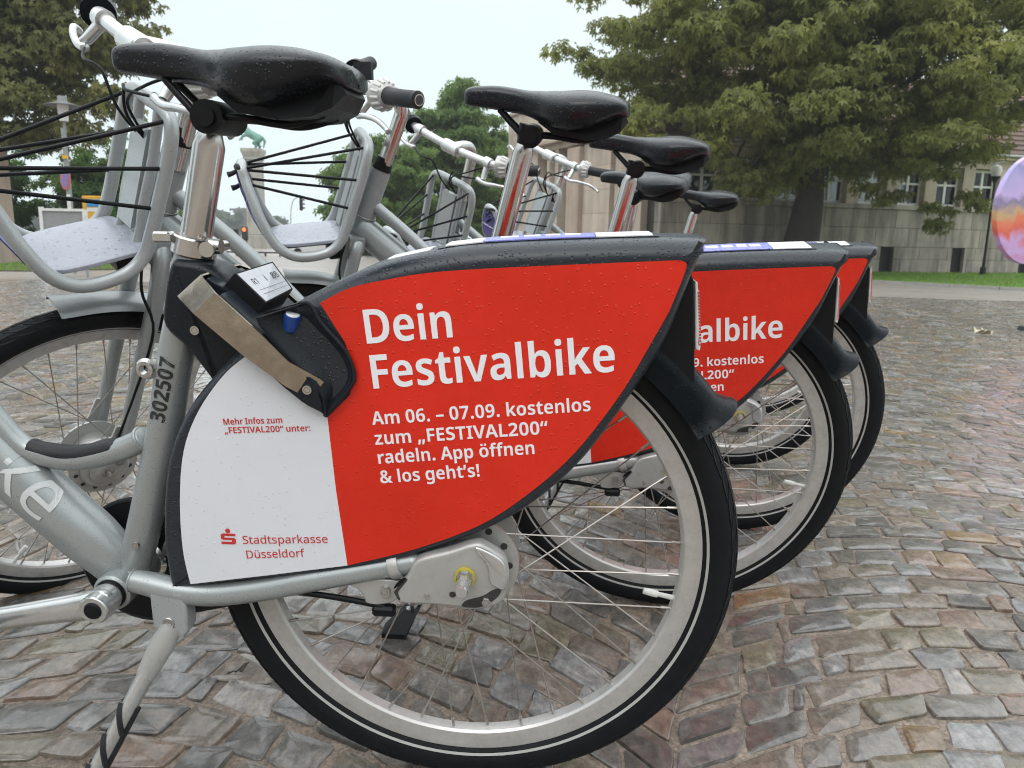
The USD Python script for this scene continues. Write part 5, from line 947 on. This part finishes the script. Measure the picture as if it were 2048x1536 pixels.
    rp = np.array([(-.2455, .672), (-.2490, .671), (-.2510, .660), (-.2582, .604), (-.2575, .5955), (-.2520, .597)])
    part(B, 'reflector', plate(rp, -.027, .027, rw=.003), 'lamp_clear', smooth=40)
    ribs = [box(-.2523 - .0062 * t, -.2500 - .0062 * t, -.0273, .0273, .660 - t * .06 - .0011, .660 - t * .06 + .0011) for t in np.linspace(0, .95, 17)]
    part(B, 'reflector_ribs', cat(ribs), 'lamp_red', kind='stuff')
    an = np.radians(np.linspace(96, 146.5, 28)); cs = [(.3115, .0372), (.318, .0376), (.327, .0372), (.3355, .0345), (.3435, .0290), (.3490, .0205), (.3520, .0105), (.3530, 0.0)]; cs = cs + [(r_, -y_) for r_, y_ in cs[-2::-1]]; V = []
    for i, t in enumerate(an):
        fl = max(0, (i - 25) / 2.0) ** 1.6
        for r_, y_ in cs: rr = r_ + fl * .016 * max(0, (r_ - .318) / .035); V.append((rr * math.cos(t), y_ * (1 + fl * .28), HUB + rr * math.sin(t)))
    nc = len(cs); F = []
    for i in range(len(an) - 1):
        for j in range(nc - 1): q = i * nc + j; F += [(q, q + nc, q + nc + 1), (q, q + nc + 1, q + 1)]
    part(B, 'rear_mudguard', thicken(trimesh.Trimesh(np.array(V), np.array(F), process=False), -.0022), 'gloss_black', smooth=True)
    sv = [(.3535 * math.cos(t), y, HUB + .3535 * math.sin(t)) for t in np.radians(np.linspace(135, 142, 6)) for y in (-.008, .008)]; part(B, 'mudguard_sticker', thicken(quadstrip(sv[0::2], sv[1::2]), -.0008), 'violet_film')
    # --- saddle on its post (height differs from bicycle to bicycle)
    sd = np.array([-.28, 0, .96]) * rise; mv = lambda m: trimesh.Trimesh(np.asarray(m.vertices) + sd, m.faces, process=False)
    ptop, pbot = L3(G['post'], 0); pd = (ptop - pbot) / np.linalg.norm(ptop - pbot); ptop = ptop + sd
    part(B, 'seat_post', tube([pbot - pd * .05, ptop - pd * .016, ptop], [.0172, .0172, .0118], 26), 'brushed_steel', smooth=30)
    if strip: 
        ns = np.array([-.45, .89, 0]); q0, q1 = pbot + pd * .03, ptop - pd * .028; sw = np.cross(pd, ns) * .0034
        part(B, 'post_strip', thicken(quadstrip([q0 + ns * .0176 + sw, q1 + ns * .0176 + sw], [q0 + ns * .0176 - sw, q1 + ns * .0176 - sw]), .0006), 'red_strip')
    part(B, 'post_collar', tube([pbot - pd * .012, pbot - pd * .010, pbot + pd * .008, pbot + pd * .010], [.0225, .0245, .0245, .0225], 28), 'brushed_steel', smooth=30)
    part(B, 'collar_bolt', cat([rod(pbot + [-.024, .012, 0], pbot + [-.036, .012, .0], .0085, 12), rod(pbot + [-.026, .026, -.002], pbot + [-.026, -.02, -.002], .0062, 14), rod(pbot + [-.026, .026, -.002], pbot + [-.026, .029, -.002], .0085, 16)]), 'brushed_steel', smooth=35)
    part(B, 'collar_lever', box(pbot[0] + .018, pbot[0] + .038, .006, .022, pbot[2] + .004, pbot[2] + .016, .002), 'brushed_steel')
    part(B, 'saddle', mv(saddle_mesh()), 'saddle_skin', smooth=True)
    part(B, 'saddle_base', mv(hull([(u, y, v) for (u, v, hw) in ((.262, .856, .030), (.235, .838, .046), (.185, .8305, .060), (.155, .8335, .060), (.134, .843, .052), (.122, .858, .040), (.13, .872, .05), (.25, .872, .045)) for y in (-hw, hw)])), 'black_plastic')
    for s in (1, -1):
        rl_ = spl(np.array([(.325, s * .012, .874), (.302, s * .018, .850), (.285, s * .021, .838), (.235, s * .021, .8335), (.19, s * .022, .828), (.15, s * .026, .838)]), 5); part(B, 'saddle_rail', mv(tube(rl_, .0042, 8)), 'black_plastic', smooth=True)
    cc = np.array([.2735, 0, .8345]); part(B, 'saddle_clamp', mv(cat([rod(cc + [0, -.034, 0], cc + [0, .034, 0], .0175, 24), tube([ptop - sd - pd * .001, ptop - sd + pd * .030], [.0135, .0165], 18), rod(cc + [0, .034, 0], cc + [0, .038, 0], .010, 18)])), 'black_plastic', smooth=35)
    if k == 1: part(B, 'saddle_tab', mv(hull([(.128 + a, -.060 + c, .888 + e) for a in (-.010, .010) for c in (-.006, .006) for e in (-.006, .012)])), 'grip_rubber')
    # --- side stand
    kb_ = np.array([.363, .030, .285]); kp1 = L3(G['kick']); foot_w = kick_w; foot_v = foot_w * math.tan(le) + .004
    a_ = kp1[0]; foot = np.array([.478, foot_w, foot_v]); d_ = foot - a_
    part(B, 'stand_bracket', plate([(.386, .286), (.345, .286), (.342, .262), (.343, .234), (.349, .224), (.376, .224), (.387, .238)], .034, .060, rw=.004), 'pale_paint', smooth=40)
    part(B, 'stand_bolt', bolt((.3655, .060, .2445), .0075, .002), 'brushed_steel', smooth=40)
    part(B, 'stand_knuckle', tube([a_ + d_ * .0, a_ + d_ * .10, a_ + d_ * .26, a_ + d_ * .28], [.0125, .0155, .0120, .0105], 14, squash=((0, 1, 0), .8)), 'cast_alloy', smooth=40)
    part(B, 'stand_leg', tube([a_ + d_ * .24, a_ + d_ * .84], [.0104, .0092], 14), 'alloy', smooth=40)
    pv_ = []
    for t0_ in (.42, .58, .74):
        for sgn in (1, -1):
            tt = np.linspace(0, 1, 7); th_ = sgn * (0.4 + 2.2 * tt); e_a = np.cross(d_ / np.linalg.norm(d_), [0, 1, 0]); e_a /= np.linalg.norm(e_a); e_b = np.cross(d_ / np.linalg.norm(d_), e_a)
            pth = [a_ + d_ * (t0_ + .13 * t) + (e_a * math.cos(h) + e_b * math.sin(h)) * .0105 for t, h in zip(tt, th_)]; pv_.append(tube(pth, .0034, 6))
    part(B, 'stand_grip', cat(pv_ + [tube([a_ + d_ * .42 + np.array([-.009, .0, -.003]), a_ + d_ * .86 + np.array([-.009, 0, -.003])], .0045, 8)]), 'grip_rubber', smooth=50, kind='stuff')
    part(B, 'stand_foot', hull([*(a_ + d_ * .80 + np.array([x, y, 0]) for x in (-.013, .013) for y in (-.012, .012)), *(foot + np.array([x, y, z]) for x in (-.018, .026) for y in (-.014, .014) for z in (0, .01))]), 'grip_rubber')
    # --- steered front end: fork, wheel, basket, handlebar
    tf = lambda m: steer(m, st); tv = lambda m: steer(trimesh.Trimesh(np.asarray(m.vertices) + STEER_AX * dv, m.faces, process=False), st)
    FH = np.array([1.118, 0, .300])
    part(B, 'head_tube', tube([(.857, 0, .874), (.860, 0, .868), (.926, 0, .720), (.929, 0, .713)], [.0215, .0235, .0245, .022], 24), 'silver_paint', smooth=35)
    part(B, 'headset', tube([(.845, 0, .900), (.850, 0, .888), (.857, 0, .873)], [.0185, .0200, .0235], 22), 'black_plastic', smooth=35)
    wheel_parts(B, 'front_wheel', FH[2], FH[0], 80 + k, tf)
    for s in (1, -1):
        part(B, 'fork_leg', tf(tube(spl([(.930, s * .030, .712), (.942, s * .048, .692), (.963, s * .056, .636), (1.010, s * .056, .520), (1.063, s * .055, .388), (1.095, s * .052, .310)], 5), np.linspace(.0165, .0115, 26), 14)), 'silver_paint', smooth=True)
        part(B, 'fork_end', tf(plate([(1.055, .385), (1.082, .392), (1.135, .310), (1.130, .290), (1.112, .284), (1.090, .300)], *sorted((s * .048, s * .053)), rw=.001)), 'cast_alloy', smooth=40)
    part(B, 'fork_crown', tf(hull([(u, y, v) for u, v in ((.915, .722), (.950, .730), (.922, .690), (.958, .694)) for y in (-.045, .045)])), 'silver_paint')
    part(B, 'brake_drum', tf(lathe([(.012, .045), (.040, .046), (.044, .042), (.044, .030), (.012, .028)], 1, 36, FH)), 'cast_alloy', smooth=35)
    an = np.radians(np.linspace(91, 165, 34)); V = []
    for i, t in enumerate(an):
        fl = max(0, (3 - i) / 3.0) ** 2
        for c0 in np.linspace(-95, 95, 11):
            cc_ = math.radians(c0); rr = .331 + .013 * math.cos(cc_) + fl * .005; V.append((FH[0] + rr * math.cos(t), (.033 + fl * .004) * math.sin(cc_), FH[2] + rr * math.sin(t)))
    F = []
    for i in range(33):
        for j in range(10): q = i * 11 + j; F += [(q, q + 1, q + 12), (q, q + 12, q + 11)]
    part(B, 'front_mudguard', tf(thicken(trimesh.Trimesh(np.array(V), np.array(F), process=False), -.0022)), 'pale_paint', smooth=True)
    half = [(1.166, .905, .020), (1.163, .880, .034), (1.155, .845, .052), (1.142, .795, .072), (1.118, .742, .087), (1.078, .714, .092), (1.018, .714, .092), (.980, .735, .090), (.958, .775, .090), (.937, .825, .091), (.915, .880, .092), (.900, .922, .090), (.893, .944, .078), (.891, .951, .055), (.891, .952, .02)]
    full = [(a, c, b_) for a, b_, c in half] + [(a, -c, b_) for a, b_, c in half[::-1]]
    part(B, 'basket_tube', tf(tube(spl(np.array(full), 5, closed=True), .0112, 12, closed=True)), 'pale_paint', smooth=True)
    for s in (1, -1): part(B, 'basket_slat', tf(tube(spl([(.892, s * .037, .948), (.915, s * .037, .875), (.945, s * .037, .80), (.968, s * .037, .738), (1.0, s * .037, .722)], 5), .0085, 10)), 'pale_paint', smooth=True)
    part(B, 'basket_panel', tf(hull([(u + e, y, v) for u, v in ((.906, .915), (.966, .758)) for y in (-.028, .028) for e in (-.004, .006)])), 'pale_paint')
    bm = plate([(.0145 * math.cos(t), .0145 * math.sin(t)) for t in np.arange(28) / 28 * 2 * np.pi], 0, .001)
    Rm = np.eye(4); zz = np.array([.0, 0, 0]); e_d = np.array([.060, 0, -.157]); e_d /= np.linalg.norm(e_d); nb = np.array([e_d[2], 0, -e_d[0]])
    Rm[:3, 0] = [0, -1, 0]; Rm[:3, 1] = nb; Rm[:3, 2] = -e_d; Rm[:3, 3] = np.array([.9155, 0, .880]) + nb * .0043; bm.apply_transform(Rm)
    bd = part(B, 'round_badge', tf(bm), 'blue_plastic')
    pc = Rm[:3, 3] + nb * .0013; bike_ic = [tube([pc + np.array([0, y + .0036 * math.cos(t), 0]) - e_d * (-.002 + .0036 * math.sin(t)) for t in np.arange(14) / 14 * 2 * np.pi], .0007, 5, closed=True) for y in (-.0052, .0052)]
    bike_ic.append(tube([pc + np.array([0, y, 0]) - e_d * z_ for y, z_ in ((.0052, -.002), (.002, .004), (-.003, .004), (-.0052, -.002), (0, -.002), (.002, .004))], .0007, 5)); part(B, 'badge_emblem', tf(cat(bike_ic)), 'print_white')
    tray = spl(np.array([(.968, .070), (1.0, .076), (1.06, .078), (1.105, .072), (1.128, .052), (1.132, 0), (1.128, -.052), (1.105, -.072), (1.06, -.078), (1.0, -.076), (.968, -.070), (.962, 0)]), 4, closed=True)
    tm = plate(tray, -.004, .004, rw=.002); v_ = np.asarray(tm.vertices); tm = trimesh.Trimesh(np.stack([v_[:, 0], v_[:, 2], .736 + v_[:, 1] + .03 * np.clip((v_[:, 0] - 1.08), 0, 1)], 1), tm.faces, process=False)
    part(B, 'basket_tray', tf(tm), 'tray_grey', smooth=40)
    part(B, 'tray_underside', tf(box(.985, 1.10, -.055, .055, .722, .731, .003)), 'black_plastic')
    part(B, 'front_lamp', tf(cat([box(.970, 1.005, -.03, .03, .675, .712, .006), rod((.985, 0, .70), (.96, 0, .725), .008, 8)])), 'black_plastic')
    fp = [(1.172, y, v) for y, v in ((.022, .895),)] ; fpan = quadstrip([(1.170, .026, .893), (1.166, .040, .860), (1.152, .062, .805), (1.134, .076, .765)], [(1.170, -.026, .893), (1.166, -.040, .860), (1.152, -.062, .805), (1.134, -.076, .765)])
    fpan = trimesh.Trimesh(np.asarray(fpan.vertices) + [.008, 0, 0], fpan.faces, process=False); part(B, 'front_panel', tf(thicken(fpan, .002)), 'violet_panel')
    for side_n in (1, -1):
        nrm = np.array([side_n * 1.0, 0, side_n * .25]); off = np.array([.0095 if side_n > 0 else .0050, 0, .002 if side_n > 0 else 0])
        tx = lettering('nextbike', np.array([1.160, -.05 * side_n, .825]) + off, np.array([1.160, .05 * side_n, .825]) + off, .020, 600, .0006, nrm); part(B, 'panel_lettering', tf(tx), 'print_white')
    tipA, tipB = np.array([1.168, 0, .902]), np.array([1.164, 0, .872])
    cords = []
    for s in (1, -1):
        for tip_, (hu, hv, hy) in ((tipA, (.893, .944, .080)), (tipA, (.917, .875, .0935)), (tipB, (.943, .812, .0915))):
            part(B, 'elastic_cord', tf(tube([tip_ + [.004, s * .022, 0], (hu, s * hy, hv)], .0033, 7)), 'black_plastic', smooth=60)
    for tip_, hw in ((tipA, .030), (tipB, .040)):
        part(B, 'cord_wrap', tf(tube([tip_ + np.array([.010 * math.cos(t), hw * math.sin(t), .008 * math.sin(2 * t)]) for t in np.arange(20) / 20 * 2 * np.pi], .0055, 7, closed=True)), 'grip_rubber', smooth=True)
        part(B, 'cord_knob', tf(tube([tip_ + [.010, .01, -.006], tip_ + [.022, .014, -.010], tip_ + [.030, .016, -.011]], [.0045, .0055, .0065], 10)), 'grip_rubber', smooth=50)
    # stem, handlebar, grips, levers
    part(B, 'stem', tv(tube(spl([(.860, 0, .858), (.845, 0, .893), (.808, 0, .978), (.800, 0, 1.002), (.806, 0, 1.026), (.832, 0, 1.046), (.872, 0, 1.060)], 6), np.interp(np.linspace(0, 1, 37), [0, .6, 1], [.0165, .0165, .0150]), 20, squash=None)), 'chrome', smooth=True)
    part(B, 'bar_clamp', tv(tube([(.886, -.033, 1.064), (.886, -.030, 1.064), (.886, .030, 1.064), (.886, .033, 1.064)], [.017, .0195, .0195, .017], 20)), 'alloy', smooth=35)
    bar_h = [(.886, 0, 1.064), (.884, .05, 1.064), (.882, .11, 1.066), (.875, .175, 1.067), (.860, .225, 1.069), (.822, .285, 1.071)]
    bp_ = spl(np.array([(a, -b_, c) for a, b_, c in bar_h[:0:-1]] + bar_h), 5); part(B, 'handlebar', tv(tube(bp_, .0118, 14)), 'alloy', smooth=True)
    for s in (1, -1):
        g0, g1, g2 = np.array([.868, s * .200, 1.068]), np.array([.845, s * .250, 1.070]), np.array([.819, s * .290, 1.0712]); gp2 = spl([g0, g1, g2], 6); d2 = (g1 - g0) / np.linalg.norm(g1 - g0)
        part(B, 'grip', tv(tube(np.vstack([gp2, gp2[-1] + d2 * .003]), np.r_[np.full(len(gp2) - 1, .0168), .0172, .012], 16)), 'grip_rubber', smooth=40)
        part(B, 'grip_end', tv(tube([g2 + d2 * .0028, g2 + d2 * .0042], [.0112, .0112], 16)), 'brushed_steel'); part(B, 'grip_bore', tv(tube([g2 + d2 * .004, g2 + d2 * .0046], [.009, .009], 16)), 'dark_opening')
        h0 = np.array([.8735, s * .182, 1.0672])
        if s > 0:
            part(B, 'gear_shifter', tv(tube([h0 - d2 * .008, h0 - d2 * .004, h0 + d2 * .008, h0 + d2 * .026, h0 + d2 * .030], [.022, .031, .031, .0245, .019], 28)), 'cast_alloy', smooth=35)
            rib = [];ea = np.cross(d2, [0, 0, 1.0]); ea /= np.linalg.norm(ea); eb = np.cross(d2, ea)
            for q in range(14):
                t = q / 14 * 2 * np.pi; r_ = ea * math.cos(t) + eb * math.sin(t); rib.append(tube([h0 + d2 * .008 + r_ * .030, h0 + d2 * .026 + r_ * .0245], .0034, 6))
            part(B, 'shifter_rib', tv(cat(rib)), 'pole_white', kind='stuff')
        else:
            part(B, 'bell_ring', tv(tube([h0 - d2 * .004, h0 - d2 * .002, h0 + d2 * .014, h0 + d2 * .018], [.020, .0275, .0275, .020], 28)), 'gloss_black', smooth=35)
            part(B, 'bell_cap', tv(tube([h0 + d2 * .018, h0 + d2 * .026], [.0265, .018], 24)), 'chrome', smooth=35)
        hb = np.array([.880, s * .145, 1.0665]); part(B, 'lever_mount', tv(cat([tube([hb - [0, s * .012, 0], hb + [0, s * .012, 0]], .0165, 16), tube([hb + [.006, 0, -.008], hb + [.028, s * .008, -.030], hb + [.036, s * .012, -.036]], [.010, .009, .008], 10)])), 'alloy', smooth=40)
        lv = spl([hb + [.040, s * -.010, -.038], hb + [.040, s * .025, -.040], hb + [.034, s * .060, -.034], hb + [.018, s * .105, -.034], hb + [.004, s * .130, -.046], hb + [.0, s * .142, -.052]], 5)
        part(B, 'brake_lever', tv(tube(lv, np.interp(np.linspace(0, 1, len(lv)), [0, .3, .9, 1], [.0075, .0060, .0052, .0065]), 10)), 'alloy', smooth=True)
        cb = spl([hb + [.042, s * -.012, -.038], hb + [.060, s * -.06, -.040], np.array([.930, s * .045, 1.02]), np.array([.925, s * .018, .965]), np.array([.890, s * .016, .90])], 6); part(B, 'brake_cable', tv(tube(cb, .0024, 7)), 'black_plastic', smooth=True)
    cb = spl([np.array([.878, .150, 1.060]), np.array([.915, .10, 1.035]), np.array([.925, .03, .99]), np.array([.90, .012, .92])], 6); part(B, 'gear_cable', tv(tube(cb, .0024, 7)), 'black_plastic', smooth=True)
    hc = spl([np.array([.955, .03, .73]), np.array([.985, .058, .66]), np.array([.985, .070, .58]), np.array([1.04, .066, .46]), np.array([1.09, .056, .36])], 6); part(B, 'drum_cable', tf(tube(hc, .0026, 7)), 'black_plastic', smooth=True)
    return B
R0 = [0.0, .0563, .0423, .0318, .0109]
LABELS = ['nearest silver rental bicycle showing the whole red and white advert and number 302507', 'second rental bicycle, its saddle against the tan portico, advert half hidden', 'third rental bicycle, only a corner of red showing at its rear cover',
          'fourth rental bicycle with the blue round badge on its basket panel, twisted most', 'farthest rental bicycle with the smallest saddle near the tree trunk']
STEERS = [.9, .9, .53, 1.32, .92]; DV = [0, -.03, 0, 0, 0]; KW = [.13, .20, .12, .12, .12]
for i in range(5): bicycle(i + 1, BIKES[i], R0[i], STEERS[i], DV[i], LABELS[i], KW[i], False)
